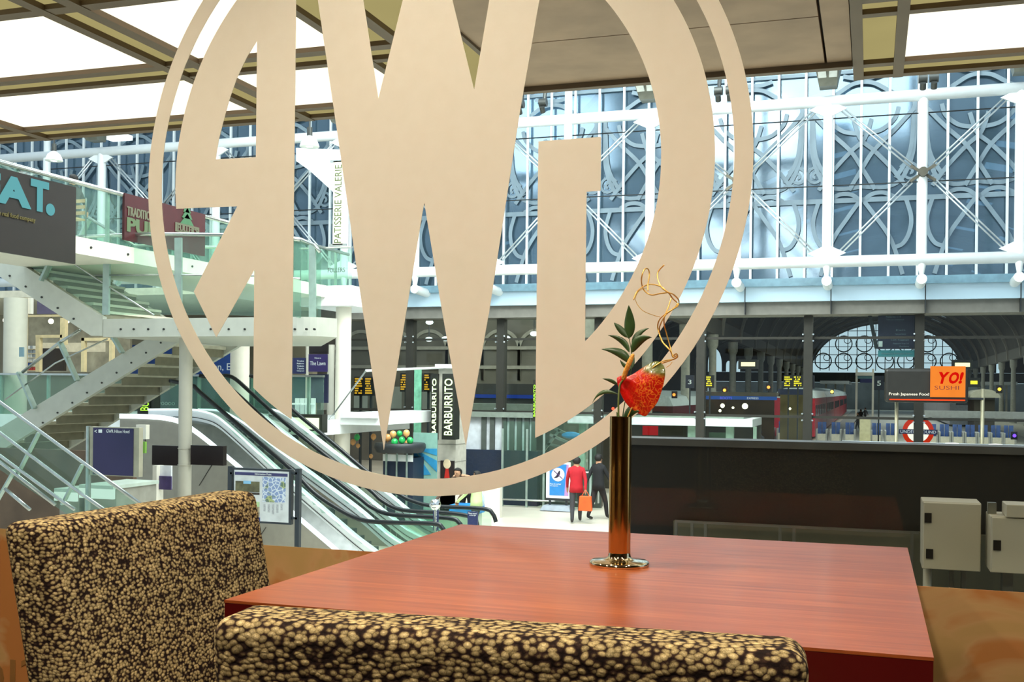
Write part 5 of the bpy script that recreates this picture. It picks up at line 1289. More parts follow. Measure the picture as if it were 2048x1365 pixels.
def mapmat():
    m = bpy.data.materials.new('street_map'); m.use_nodes = True; N, L = m.node_tree.nodes, m.node_tree.links; b = N['Principled BSDF']
    t = N.new('ShaderNodeTexCoord'); v = N.new('ShaderNodeTexVoronoi'); v.feature = 'DISTANCE_TO_EDGE'; v.inputs['Scale'].default_value = 16; L.new(t.outputs['Object'], v.inputs['Vector'])
    r = N.new('ShaderNodeValToRGB'); L.new(v.outputs['Distance'], r.inputs['Fac']); r.color_ramp.elements[0].position = .06; r.color_ramp.elements[0].color = lin('#dfe6ee'); r.color_ramp.elements[1].position = .12; r.color_ramp.elements[1].color = lin('#8b9fc8')
    n = N.new('ShaderNodeTexNoise'); n.inputs['Scale'].default_value = 5; L.new(t.outputs['Object'], n.inputs['Vector']); r2 = N.new('ShaderNodeValToRGB'); L.new(n.outputs['Fac'], r2.inputs['Fac'])
    r2.color_ramp.elements[0].position = .55; r2.color_ramp.elements[0].color = (1, 1, 1, 1); r2.color_ramp.elements[1].position = .6; r2.color_ramp.elements[1].color = lin('#c9cf8a')
    mx = N.new('ShaderNodeMix'); mx.data_type = 'RGBA'; mx.blend_type = 'MULTIPLY'; mx.inputs['Factor'].default_value = 1; L.new(r.outputs[0], mx.inputs[6]); L.new(r2.outputs[0], mx.inputs[7]); L.new(mx.outputs[2], b.inputs['Base Color']); return m
ipan(527, 955, 573, 1005, 'map', mapmat(), .004)
for i in range(5): ipan(529+i*8.5, 1009, 533+i*8.5, 1009+(14, 16, 20, 17, 12)[i], 'text_column', mat('grey_print', '#b4b7ba', .6, var=.3, scale=80), .003)
# ---- hotel direction sign
HY = 12.0
hs = thing('direction_sign', 'purple hotel direction sign on a steel pole in front of stairs', 'sign', (PY(172, 900, HY).x, HY, FLOOR))
q = PY(172, 900, HY); put(MB().tube([(q.x, HY+.05, FLOOR), (q.x, HY+.05, PY(172, 853, HY).z)], .035, 16), 'pole', m_rail, hs, smooth=True, autosmooth=40)
a, b, c, d = rect(180, 855, 278, 953, HY)
put(MB().box(a, b, HY, HY+.08, c, d), 'case', mat('beige_metal_case', '#a9a48f', .5), hs)
def sign_mat():
    return mat('navy_purple_panel', '#2a2350', .3, var=.15, scale=1.2)
a2, b2, c2_, d2 = rect(187, 857, 267, 951, HY); put(MB().box(a2, b2, HY-.012, HY, c2_, d2), 'face', sign_mat(), hs)
ptext('GWR Hilton Hotel', 213, 860, 259, 866.5, HY-.012, m_white, hs, ext=.002); 
ptext('<', 189, 860, 194, 866, HY-.012, m_white, hs, ext=.002)
a3, b3_, c3, d3 = rect(197, 859.5, 204, 866, HY-.013); put(MB().box(a3, b3_, HY-.015, HY-.012, c3, d3), 'pictogram', m_white, hs)
# white wedge sign and posts behind
panel(272, 850, 292, 879, 16.6, .1, 'white_wall_box', m_white2, None, label='white box with curved top behind the hotel sign', cat='box')
panel(280, 884, 290, 907, 16.5, .05, 'green_exit_sign', mat('green_exit_plate', '#7fae4a', .5), None, label='small green safety sign right of the hotel sign', cat='sign')
po = thing('poster_stand', 'white and purple poster beside the column under the dark screens', 'poster', PY(322, 985, 16.3))
a, b, c, d = rect(316, 932, 342, 978, 16.4); put(MB().box(a, b, 16.4, 16.44, c, d), 'sheet', mat('poster_white', '#dfe0e4', .5), po)
a, b, c, d = rect(316, 953, 342, 980, 16.37); put(MB().box(a, b, 16.37, 16.4, c, d), 'print', mat('poster_purple', '#4b3f6a', .5, var=.3), po)
a, b, c, d = rect(305, 932, 313, 985, 16.3); put(MB().box(a, b, 16.3, 16.5, FLOOR, d), 'post', m_white2, po)
# lower left: nearer stair rails
NY = 10.5
nr = thing('stair_handrail', 'nearest pair of steel stair handrails at lower left', 'handrail', PY(130, 1000, NY))
for pts in (((-60, 765), (0, 805), (165, 925), (290, 1015)), ((-60, 826), (0, 866), (165, 990), (230, 1035)), ((-60, 868), (0, 912), (120, 1000), (150, 1020)), ((-60, 880), (0, 925), (110, 1010)), ((10, 978), (60, 1020))):
    put(MB().tube([PY(x, y, NY) for x, y in pts], .022, 8), 'rail', m_rail, nr, smooth=True)
for x0, y0, x1, y1 in ((78, 866, 35, 950), (165, 930, 125, 1010), (30, 940, -10, 1010)): put(MB().bar(PY(x0, y0, NY+.05), PY(x1, y1, NY+.05), .06, .02), 'post', m_post, nr)
put(MB().prism([PY(x, y, NY+.06) for x, y in ((-60, 765), (0, 805), (165, 925), (290, 1015), (150, 1040), (-60, 900))], (0, .01, 0)), 'glass_side', m_ggl, nr)
# white kiosk roofs at lower left
for x0, y0, x1, y1, lab in ((108, 985, 152, 1003, 'low white lit display case at lower left, left of two'), (158, 978, 226, 998, 'low white lit display case behind the left chair')):
    a, b, c, d = rect(x0, y0, x1, y1, 13.5); t = thing('display_case', lab, 'display case', ((a+b)/2, 13.5, FLOOR))
    put(MB().box(a, b, 13.5, 14.6, d, d+.05), 'top', mat('pale_green_top', '#b7c4b8', .3), t); put(MB().box(a, b, 13.5, 13.55, c, d), 'lit_front', glow('cold_white_glow', '#f4fff8', 1.1), t)
    put(MB().box(a+.02, b-.02, 13.6, 14.55, FLOOR, d), 'body', m_bg2, t)
put(MB().box(PY(-100, 900, 15).x, PY(235, 900, 15).x, 15.4, 15.5, FLOOR, PY(150, 905, 15).z), 'brown_partition', mat('brown_partition', '#5e4c3c', .7, var=.3, scale=2), None, 'low brown partition under the stairs at lower left', 'partition')

# ================================================================ burrito signs, balloons, kiosk, posters (centre)
KY = 27.0
def vsign(x0, y0, x1, y1, Y, s_, lab, g_):
    t = thing('illuminated_sign', lab, 'sign', PY((x0+x1)/2, y1, Y)); a, b, c, d = rect(x0, y0, x1, y1, Y)
    put(MB().box(a, b, Y, Y+.35, c, d), 'case', mat('black_sign_case', '#171a14', .5), t)
    w_ = (x1-x0)
    vtext(s_, x0+w_*.2, y0+10, x1-w_*.2, y1-9, Y, g_, t, ext=.03)
    return t
gl1 = glow('white_green_letters', '#eaffc4', 2.6)
vsign(884, 748, 910, 880, KY, 'BARBURRITO', 'black vertical sign with big glowing white green letters', gl1)
vsign(862, 748, 875, 880, KY+.4, 'BARBURRITO', 'narrow black vertical sign with glowing letters, left of the big one', gl1)
vsign(1066, 760, 1072, 843, KY+2, 'BARBURRITO', 'thin vertical sign with lime letters left of the right hand letter', glow('lime_glow', '#b6ff4a', 1.6))
pl = thing('sign_pillar', 'pale stone clad pillar under the big burrito sign', 'pillar', (PY(892, 850, KY+.5).x, KY+.5, FLOOR))
a, b, c, d = rect(876, 735, 912, 975, KY+.5); put(MB().box(a, b, KY+.5, KY+1.3, FLOOR, d), 'shaft', mat('pale_stone', '#c2beb2', .6), pl)
for y_ in (890, 925, 960): z = PY(894, y_, KY+.5).z; put(MB().box(a-.005, b+.005, KY+.49, KY+1.31, z, z+.02), 'joint', m_bg2, pl)
a, b, c, d = rect(870, 729, 912, 737, KY+.3); put(MB().box(a, b, KY+.3, KY+1.35, c, d), 'capital', m_white, pl)
a, b, c, d = rect(881, 922, 908, 958, KY+.45); pst = thing('poster', 'framed black poster with red and cream figure on stone pillar', 'poster', ((a+b)/2, KY+.45, c))
put(MB().box(a, b, KY+.44, KY+.5, c, d), 'sheet', mat('black_poster', '#241c1c', .5), pst)
put(MB().prism([(a+.12, KY+.43, c+.02), (b-.12, KY+.43, c+.02), (b-.16, KY+.43, c+.3), (a+.16, KY+.43, c+.3)], (0, .01, 0)), 'print', mat('poster_red', '#b3261e', .5), pst)
put(MB().ball(((a+b)/2, KY+.43, c+.4), .11, (1, .1, 1.2)), 'print', mat('poster_cream', '#d9c7a4', .5), pst)
# round kiosk with dark canopy
kc = PY(800, 900, 25.5); kz = PY(800, 905, 25.5).z
kk_ = thing('round_kiosk', 'round promotion kiosk with dark canopy and navy panels below balloons', 'kiosk', (kc.x, 25.5, FLOOR))
rK = PY(848, 890, 25.5).x-kc.x
put(MB().lathe([(rK*.9, 0), (rK, .12), (rK, .2), (rK*.95, .24)], (kc.x, 25.5, kz), 40), 'canopy', mat('charcoal_canopy', '#262b2f', .5), kk_, smooth=True, autosmooth=40)
a, b, c, d = rect(766, 918, 826, 962, 25.3)
put(MB().box(a, b, 25.3, 26.2, FLOOR, kz-.13), 'navy_panel', mat('navy_panel', '#16243a', .5), kk_)
put(MB().box(a, b, 25.28, 25.3, kz-.22, kz-.05), 'white_band', m_white, kk_)
for x in (771, 792, 812): q = PY(x, 940, 25.2); put(MB().box(q.x-.015, q.x+.015, 25.22, 25.28, FLOOR, kz), 'post', m_post, kk_)
m_bg_, m_bo = mat('green_balloon', '#1fae56', .25, coat=.5), mat('orange_balloon', '#e2a564', .25, coat=.5)
BL = [(775, 876, 'o', 15), (786, 869, 'o', 14), (799, 868, 'g', 12), (813, 867, 'o', 14), (789, 885, 'g', 15), (804, 881, 'g', 14), (820, 882, 'g', 14), (815, 887, 'o', 12), (714, 875, 'g', 13), (706, 885, 'o', 12), (716, 892, 'o', 9), (747, 874, 'o', 12), (742, 913, 'o', 9)]
names = {'g': 'green', 'o': 'orange'}
desc = ['orange balloon at the left end of the bunch on the kiosk', 'orange balloon in the upper left of the bunch', 'green balloon at the top middle of the bunch', 'orange balloon at the top right of the bunch', 'large green balloon at lower left of the bunch', 'green balloon at the lower centre of the bunch', 'green balloon at the right end of the bunch', 'orange balloon nearest the canopy edge at lower right', 'green balloon of the small group left of the kiosk', 'orange balloon left of the lone green balloon', 'small orange balloon below the lone green balloon', 'dim orange balloon just left of the middle letter tip', 'dim orange balloon low beside the kiosk canopy']
for (x, y, c_, s_), lab in zip(BL, desc):
    Yb = 25.3+.25*((x*7) % 3-1) if x > 760 else 27.5
    q = PY(x, y, Yb); r = s_/2/FPX*Yb*1.04
    t = thing('balloon', lab, 'balloon', (q.x, Yb, q.z-r), 'green and orange balloons at the kiosk')
    put(MB().ball(q, r, (1, 1, 1.1), 18, 12), 'envelope', m_bg_ if c_ == 'g' else m_bo, t, smooth=True)
    put(MB().lathe([(.001, .03), (.02, 0)], (q.x, Yb, q.z-r*1.15-.01), 8), 'knot', m_bg_ if c_ == 'g' else m_bo, t)
# teal glass panel with rays
rp = thing('ray_panel', 'teal glass panel with blue sunburst rays right of the balloons', 'screen', PY(845, 960, 26))
a, b, c, d = rect(826, 866, 874, 962, 26); put(MB().box(a, b, 26, 26.03, FLOOR, d), 'panel', mat('teal_glass_panel', '#7fa79c', .3), rp)
o0 = (a+.02, PY(830, 898, 26).z)
for i, (p1, p2) in enumerate((((874, 898), (874, 912)), ((874, 922), (874, 945)), ((862, 950), (830, 952)))):
    q1, q2 = PY(*p1, 26), PY(*p2, 26); put(MB().prism([(o0[0], 25.99, o0[1]), (q1.x, 25.99, q1.z), (q2.x, 25.99, q2.z)], (0, .009, 0)), 'ray', mat('blue_ray', '#2f86b4', .4), rp)
# green lit pane and dark green back wall around the kiosk
panel(828, 740, 842, 866, 30.2, .04, 'green_lit_pane', mat('mint_glass_pane', '#6fae90', .3, var=.3), None, label='mint green glass strip between the middle letter and mullion', cat='glass panel')
# stall panels: white board with dark uprights over navy
stl = thing('white_stall', 'white stall front with dark uprights over a navy base', 'stall', PY(990, 970, 30.7))
a, b, c, d = rect(912, 835, 1068, 902, 30.9); put(MB().box(a, b, 30.9, 31.1, c, d), 'white_boards', mat('cool_white_board', '#c9cfd6', .5), stl)
a, b, c, d = rect(912, 902, 1140, 985, 30.7); put(MB().box(a, PY(1075, 940, 30.7).x, 30.7, 31.1, FLOOR, d), 'navy_base', mat('navy_panel', '#16243a', .5), stl)
up_ = MB()
for x in (968, 985, 1009, 1024, 1039, 1054, 1068):
    q = PY(x, 870, 30.85); up_.box(q.x-.07, q.x+.07, 30.8, 30.89, PY(x, 903, 30.8).z, PY(x, 832, 30.8).z)
put(up_, 'upright', mat('dark_grey_upright', '#4a504c', .5), stl)
a, b, c, d = rect(912, 825, 1068, 835, 30.7); put(MB().box(a, b, 30.7, 31.2, c, d), 'counter_roof', mat('grey_green_roof', '#7b857b', .5), stl)
# glass enclosure with rails + pigeon sign
ge = thing('glass_enclosure', 'low glass enclosure with steel rails behind the pigeon sign', 'glass barrier', PY(1100, 1010, 30.25))
zt2, zb2 = PY(1100, 943, 30.25).z, PY(1100, 1003, 30.25).z
a, b = PY(1003, 980, 30.25).x, PY(1190, 980, 30.25).x
put(MB().tube([(a, 30.25, zb2), (b, 30.25, zb2)], .03, 8).tube([(PY(1080, 943, 30.25).x, 30.25, zt2), (b, 30.25, zt2), (b+.1, 30.25, zt2-.1), (b+.1, 30.25, zb2)], .03, 8), 'rail', m_rail, ge)
put(MB().box(a, b, 30.35, 30.37, FLOOR+.2, PY(1100, 845, 30.25).z), 'glass_side', m_egl, ge)
for x in (1003, 1052, 1086, 1180): q = PY(x, 960, 30.25); put(MB().box(q.x-.03, q.x+.03, 30.3, 30.35, FLOOR, PY(1100, 860, 30.25).z), 'post', m_post, ge)
put(MB().box(a, b, 31.0, 31.1, FLOOR, FLOOR+1.1), 'dark_kickboard', mat('dark_green_grey', '#39423c', .6, var=.3), ge)
aq = PZ(1115, 1022, FLOOR); AY = aq.y
ab = thing('pigeon_sign', 'blue poster sign with no pigeons symbol on a grey wheeled base', 'sign', (aq.x, AY, FLOOR))
a, b, c, d = rect(1085, 1010, 1146, 1023, AY); put(MB().add([(a, AY-.3, FLOOR+.02), (b, AY-.3, FLOOR+.02), (b, AY+.3, FLOOR+.02), (a, AY+.3, FLOOR+.02), (a+.08, AY-.22, FLOOR+.16), (b-.08, AY-.22, FLOOR+.16), (b-.08, AY+.22, FLOOR+.16), (a+.08, AY+.22, FLOOR+.16)], [(0,3,2,1),(4,5,6,7),(0,1,5,4),(1,2,6,5),(2,3,7,6),(3,0,4,7)]), 'base', mat('slate_plastic', '#8d97a2', .5), ab)
a, b, c, d = rect(1093, 925, 1141, 997, AY); put(MB().box(a, b, AY-.03, AY+.03, c, d), 'frame', m_white, ab)
put(MB().box(a+.08, a+.14, AY-.02, AY+.02, FLOOR+.15, c), 'foot', m_black, ab); put(MB().box(b-.14, b-.08, AY-.02, AY+.02, FLOOR+.15, c), 'foot', m_black, ab); put(MB().box(a, b, AY-.035, AY+.03, c-.06, c), 'frame_foot', m_black, ab)
a2, b2, c2_, d2 = rect(1099, 929, 1137, 992, AY-.04); put(MB().box(a2, b2, AY-.036, AY-.03, c2_, d2), 'print', mat('sky_blue_print', '#2f7fc4', .4), ab)
put(MB().prism([(b2-.12, AY-.04, c2_), (b2, AY-.04, c2_), (b2, AY-.04, d2), (b2-.06, AY-.04, d2)], (0, .005, 0)), 'print', mat('pink_purple_print', '#b184b8', .4), ab)
cc = PY(1116, 950, AY-.05); rr = .19
put(MB().ring2d((cc.x, cc.z), rr, .001, AY-.046, AY-.042, 32), 'symbol_disc', m_white, ab)
bd = MB(); bd.prism([(cc.x+dx, AY-.052, cc.z+dz) for dx, dz in ((-.13, -.10), (-.05, -.03), (.0, .07), (.04, .12), (.06, .10), (.06, .02), (.02, -.06), (-.03, -.09))], (0, .004, 0))
put(bd, 'pigeon_symbol', mat('purple_black_print', '#2a2238', .4), ab)
put(MB().bar((cc.x-.13, AY-.056, cc.z+.12), (cc.x+.14, AY-.056, cc.z-.12), .006, .02), 'strike_bar', mat('strike_purple', '#5a3a6a', .4), ab)
ptext('Please do not feed', 1100, 967, 1122, 970, AY-.042, m_white, ab, ext=.002); ptext('the pigeons', 1100, 971, 1116, 974, AY-.042, m_white, ab, ext=.002)

# ================================================================ beyond the screen: kiosks, boards, gates, trains
kr = thing('white_roof_kiosk', 'kiosk with long flat white roof just above the parapet', 'kiosk', (PY(1320, 880, 36).x, 36, FLOOR))
a, b, c, d = rect(1135, 836, 1505, 851, 34.5); put(MB().box(a, b, 34.5, 37.5, c, d), 'roof', mat('white_roof', '#e9eef0', .4), kr)
put(MB().box(a+.1, b-.3, 34.8, 37.3, d, d+.08), 'roof_felt', mat('grey_green_roof', '#7b857b', .5), kr)
for x, w_ in ((1165, .1), (1390, .22), (1460, .12), (1510, .05)): q = PY(x, 870, 35); put(MB().box(q.x-w_, q.x+w_, 34.9, 35.1, FLOOR, c), 'post', mat('mint_post', '#9db5a4', .5), kr)
put(MB().box(a, b, 37.3, 37.4, FLOOR, c), 'back_wall', m_bg, kr)
a, b, c, d = rect(1418, 866, 1455, 893, 36.2); put(MB().box(a, b, 36.2, 36.5, FLOOR, d), 'green_shutter', mat('green_shutter', '#55705a', .5), kr)
q = PY(1300, 865, 35.5); put(MB().box(q.x-.25, q.x+.25, 35.5, 35.6, q.z-.1, q.z+.2), 'red_panel', glow('red_panel_glow', '#c21818', .8), kr)
fx = thing('folded_barrier', 'grey lattice barrier and blue cover beside the kiosk, under the roof', 'barrier', PY(1130, 895, 33))
for x0, y0, x1, y1 in ((1085, 905, 1120, 860), (1100, 870, 1150, 892), (1110, 858, 1160, 880), (1095, 888, 1128, 896)): put(MB().bar(PY(x0, y0, 33), PY(x1, y1, 33), .08), 'bar', m_rail, fx)
put(MB().ball(PY(1142, 871, 33), .22, (1.4, .6, .5)), 'blue_cover', mat('blue_cover', '#3f8fc9', .5), fx, smooth=True)
# departure boards
m_bd = mat('black_board', '#0e0e0c', .4); g_am = glow('amber_led', '#f0b030', 1.2); g_ye = glow('yellow_led', '#ffe23a', 1.8)
def board(x0, y0, x1, y1, Y, lab, g_, rows, ragged=True, seed=1):
    random.seed(seed); a, b, c, d = rect(x0, y0, x1, y1, Y); t = thing('departure_board', lab, 'display board', ((a+b)/2, Y, c))
    put(MB().box(a, b, Y, Y+.3, c, d), 'case', m_bd, t)
    mb = MB(); h = (d-c)/(rows+1)
    for i in range(rows):
        z = d-h*(i+.9); w_ = (b-a)*(random.uniform(.5, .85) if ragged else .8); x = a+(b-a)*.1
        n = max(2, int(w_/(h*.5))); 
        for j in range(n):
            if random.random() < .85: mb.box(x+w_*j/n, x+w_*(j+.75)/n, Y-.02, Y-.001, z-h*.3, z+h*.3)
    if mb.v: put(mb, 'led_text', g_, t)
    q = (a+b)/2; put(MB().box(q-.03, q+.03, Y+.1, Y+.2, FLOOR, c), 'post', m_black, t)
    return t
board(1400, 751, 1411, 776, 50, 'left amber departure board of the pair beside platform three', g_ye, 5, seed=2)
board(1411, 751, 1427, 776, 50, 'right amber departure board of the pair beside platform three', g_ye, 5, seed=3)
board(1567, 751, 1586, 776, 50, 'left amber departure board of the pair beside platform four', g_ye, 5, seed=4)
board(1586, 751, 1605, 776, 50, 'right amber departure board of the pair beside platform four', g_ye, 5, seed=5)
board(708, 754, 728, 792, 33.6, 'tall amber departure board left of the middle letter', g_am, 7, seed=6)
board(729, 754, 748, 792, 33.6, 'second tall amber departure board left of the middle letter', g_am, 7, seed=7)
board(800, 747, 818, 784, 33.6, 'amber departure board left of the dark mullion', g_am, 7, seed=8)
board(827, 747, 842, 784, 33.6, 'amber departure board right of the dark mullion', g_am, 7, seed=9)
board(848, 747, 860, 784, 33.6, 'narrow amber departure board beside the burrito sign', g_am, 7, seed=10)
board(958, 757, 974, 768, 48, 'small amber board left of the central mullion', g_ye, 3, seed=11)
board(1016, 751, 1030, 765, 48, 'small amber board right of the central mullion', g_ye, 3, seed=12)
board(1031, 751, 1045, 765, 48, 'small amber board furthest right of the central mullion', g_ye, 3, seed=13)
def numsign(x0, y0, x1, y1, Y, s_, lab):
    a, b, c, d = rect(x0, y0, x1, y1, Y); t = thing('platform_number', lab, 'sign', ((a+b)/2, Y, c))
    put(MB().box(a, b, Y, Y+.15, c, d), 'board', mat('dark_navy_board', '#1b1f30', .5), t); put(MB().box((a+b)/2-.03, (a+b)/2+.03, Y+.05, Y+.1, FLOOR, c), 'post', m_black, t)
    ptext(s_, x0+(x1-x0)*.3, y0+(y1-y0)*.35, x0+(x1-x0)*.7, y0+(y1-y0)*.68, Y, m_white, t)
numsign(1371, 751, 1388, 777, 48, '3', 'dark sign with white digit three left of the amber boards'); numsign(1617, 751, 1629, 778, 52, '4', 'dark sign with faint digit four against the dark mullion'); numsign(1748, 752, 1768, 781, 50, '5', 'dark sign with white digit five left of the sushi board')
numsign(809, 845, 818, 872, 33, 'K', 'small dark sign with white letter K beside the balloons')
# hanging direction sign
dsn = thing('hanging_direction_sign', 'large navy hanging direction sign with teal foot under the beam', 'sign', PY(1795, 715, 31.72))
a, b, c, d = rect(1756, 630, 1834, 698, 31.72); put(MB().box(a, b, 31.72, 31.95, c, d), 'board', mat('navy_hanging_board', '#232543', .5), dsn)
a2, b2, c2_, d2 = rect(1756, 701, 1834, 714, 31.72); put(MB().box(a2, b2, 31.72, 31.95, c2_, d2), 'teal_strip', mat('teal_strip', '#3d7d88', .5), dsn)
for s_, x0, y0, x1, y1 in (('Platforms 1-14', 1772, 632, 1802, 636), ('Trains and Underground', 1772, 638, 1808, 642), ('Exit', 1792, 659, 1811, 662), ('Taxis and Station', 1790, 667, 1812, 670), ('Way out', 1774, 673, 1800, 676), ('Left luggage', 1782, 679, 1818, 682), ('Platform 9 to 14', 1786, 686, 1817, 689), ('Toilets', 1798, 692, 1818, 695)):
    ptext(s_, x0, y0, x1, y1, 31.72, m_iron, dsn, ext=.01)
ptext('Welcome to Paddington Station', 1762, 706, 1824, 710, 31.72, m_iron, dsn, ext=.01)
a3, b3_, c3, d3 = rect(1757, 683, 1765, 694, 31.7); put(MB().box(a3, b3_, 31.69, 31.72, c3, d3), 'pictogram', m_white, dsn)
put(MB().bar(PY(1739, 628, 31.8), PY(1753, 697, 31.8), .1, .12), 'hanger', m_black, dsn); put(MB().box(PY(1750, 697, 31.8).x, a+.02, 31.75, 31.85, PY(1753, 698, 31.8).z, PY(1753, 696, 31.8).z+.03), 'hanger', m_black, dsn)
# sushi sign on two poles
SU = 28.6
ss = thing('sushi_sign', 'dark sign board with glowing orange sushi panel on two pale poles', 'sign', (PY(1855, 800, SU).x, SU, FLOOR))
a, b, c, d = rect(1769, 737, 1937, 806, SU)
bmx = MB().box(a, b, SU, SU+.25, c, d)
put(bmx, 'board', mat('warm_black_board', '#26241f', .35, var=.2), ss, bevel=.08)
a, b, c, d = rect(1861, 733, 1931, 795, SU-.12); put(MB().box(a, b, SU-.12, SU+.05, c, d), 'orange_panel', glow('orange_glow', '#ff8a34', 1.05, .12, 2.5), ss)
g_rd = glow('red_glow', '#e3120c', 1.0)
for i, s_ in enumerate(('Y', 'O', '!')):
    x0 = (1872, 1895, 1916)[i]; x1 = (1896, 1917, 1925)[i]
    A_ = PY(x0, 768, SU-.13); B_ = PY(x1, 744, SU-.13)
    text(s_, 'lettering', (A_.x, SU-.13, A_.z), (1, 0, 0), (.22, 0, 1), B_.x-A_.x-.02, B_.z-A_.z, g_rd, ss, .03, bold=.045)
ptext('SUSHI', 1869, 772, 1918, 780, SU-.125, mat('dark_red_letters', '#7a2a10', .5), ss)
ptext('Fresh Japanese Food', 1778, 786, 1858, 793, SU, glow('white_letters_glow', '#fff4e0', 1.8), ss, ext=.02)
a, b, c, d = rect(1779, 799, 1930, 801.5, SU); put(MB().box(a, b, SU-.04, SU-.001, c, d), 'red_light_line', glow('red_line', '#ff4a20', 1.4), ss)
for x in (1793, 1965): q = PY(x, 850, SU+.3); put(MB().tube([(q.x, SU+.35, FLOOR), (q.x, SU+.35, PY(x, 790 if x < 1900 else 778, SU).z)], .045, 12), 'pole', mat('pale_brass_pole', '#a8a184', .4, .4), ss, smooth=True)
put(MB().box(PY(1930, 800, SU+.3).x, PY(1967, 800, SU+.3).x, SU+.3, SU+.38, PY(1950, 800, SU).z, PY(1950, 796, SU).z), 'stay', m_black, ss)
# blue-white counter roof strip just above the parapet
cs = thing('counter_roof', 'long navy edged pale counter roof above the parapet at right', 'counter', (PY(1870, 893, 27).x, 27, FLOOR))
a, b, c, d = rect(1684, 893, 2300, 902, 27); put(MB().box(a, b, 27, 28, c, d-.05), 'navy_edge', mat('navy_edge', '#1c3054', .5), cs); put(MB().box(a-.02, b, 26.98, 28.02, d-.05, d), 'top', mat('pale_blue_top', '#b7c6d4', .4), cs)
put(MB().box(a+.1, b, 27.1, 27.9, FLOOR, c), 'body', m_bg, cs)
for x in (1904, 1991): q = PY(x, 891, 27.4); put(MB().lathe([(.16, 0), (.15, .03), (.02, .04)], (q.x, 27.4, d), 20), 'downlight_disc', glow('disc_glow', '#ffffff', 1.5), cs)
# underground roundel
UY = 62
ur = thing('underground_roundel', 'glowing red and white roundel sign reading UNDERGROUND', 'sign', (PY(1836, 890, UY).x, UY, FLOOR))
uc = PY(1836, 864, UY); R_ = 26.5/FPX*UY*1.05
put(MB().ring2d((uc.x, uc.z), R_, R_*.70, UY-.12, UY, 48), 'ring', glow('roundel_red', '#e2361c', 1.0), ur)
put(MB().ring2d((uc.x, uc.z), R_*.70, .001, UY-.08, UY, 48), 'disc', glow('roundel_white', '#fff0e4', 1.5), ur)
put(MB().box(uc.x-R_*1.22, uc.x+R_*1.22, UY-.2, UY-.12, uc.z-R_*.16, uc.z+R_*.16), 'bar', mat('roundel_blue', '#1d2250', .5, emit=.15), ur)
text('UNDERGROUND', 'lettering', (uc.x-R_*1.12, UY-.21, uc.z-R_*.1), (1, 0, 0), (0, 0, 1), R_*2.24, R_*.2, glow('soft_white', '#e8e8f4', .9), ur, .02)
put(MB().box(uc.x-.1, uc.x+.1, UY, UY+.1, FLOOR, uc.z), 'post', m_black, ur)
# ticket gates
GY = 74
m_gate = mat('grey_gate', '#8e9092', .4, .4); m_gb = mat('blue_gate_panel', '#2c4a86', .4, var=.4, scale=3); m_gw = mat('pale_gate_panel', '#a9a69e', .5)
xg = [1428, 1454, 1480, 1508, 1536, 1564, 1643, 1671, 1699, 1753, 1781, 1864, 1890, 1916, 1942, 1968, 1994, 2020]
ords = ['leftmost', 'second', 'third', 'fourth', 'fifth', 'sixth', 'seventh', 'eighth', 'ninth', 'tenth', 'eleventh', 'twelfth', 'thirteenth', 'fourteenth', 'fifteenth', 'sixteenth', 'seventeenth', 'rightmost']
for i, x in enumerate(xg):
    q = PY(x, 870, GY); t = thing('ticket_gate', 'grey and blue ticket gate, %s of the row beyond the parapet' % ords[i], 'ticket gate', (q.x, GY, FLOOR), 'ticket gates across the platforms')
    for dx in (-.31, .31): put(MB().box(q.x+dx-.06, q.x+dx+.06, GY, GY+1.6, FLOOR, FLOOR+1.05), 'cabinet', m_gate, t, bevel=.02)
    put(MB().box(q.x-.27, q.x-.02, GY+.7, GY+.73, FLOOR+.25, FLOOR+1.5), 'paddle', m_gb, t); put(MB().box(q.x+.02, q.x+.27, GY+.7, GY+.73, FLOOR+.25, FLOOR+1.5), 'paddle', m_gb, t)
    put(MB().box(q.x-.26, q.x+.26, GY-.05, GY-.02, FLOOR+.15, FLOOR+.75), 'lower_panel', m_gw, t)
put(MB().box(PY(1850, 830, GY+1).x, PY(2080, 830, GY+1).x, GY+1.8, GY+2.4, PY(1950, 838, GY).z, PY(1950, 824, GY).z), 'gate_canopy', mat('grey_canopy', '#7d8184', .5), None, 'long grey fascia over the right hand ticket gates', 'canopy')
mc = panel(1719, 838, 1741, 884, 70, 1.2, 'ticket_machine', mat('cream_machine', '#b9b496', .5), None, label='cream machine with red mark standing between the ticket gates', cat='machine')
# shop under the left vault
sh = thing('platform_shop', 'lit shop with blue fascia among the columns of the hall', 'shop', (PY(1480, 830, 56).x, 56, FLOOR))
a, b, c, d = rect(1410, 793, 1553, 800, 56); put(MB().box(a, b, 56, 56.3, c, d), 'fascia', glow('blue_fascia_glow', '#3f6cc0', .6, .2, .6), sh)
ptext('BOOTS', 1440, 794, 1464, 799, 56, glow('violet_letters', '#6a6cff', 1.2), sh); ptext('EXPRESS', 1494, 795, 1517, 799, 56, m_white, sh)
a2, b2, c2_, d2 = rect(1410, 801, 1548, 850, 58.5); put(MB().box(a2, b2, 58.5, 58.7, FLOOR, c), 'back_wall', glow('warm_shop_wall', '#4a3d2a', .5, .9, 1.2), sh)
put(MB().box(a, b, 56, 59, d, d+.2), 'roof', m_bg, sh)
for x, y, s_ in ((1445, 812, .11), (1490, 813, .15), (1440, 822, .07), (1466, 816, .06), (1580, 818, .06)): q = PY(x, y, 57); put(MB().ball(q, s_), 'lamp', gb_, sh, smooth=True)
sh2 = thing('cream_kiosk', 'cream lit kiosk beside the dark mullion under board four', 'kiosk', (PY(1580, 830, 58).x, 58, FLOOR))
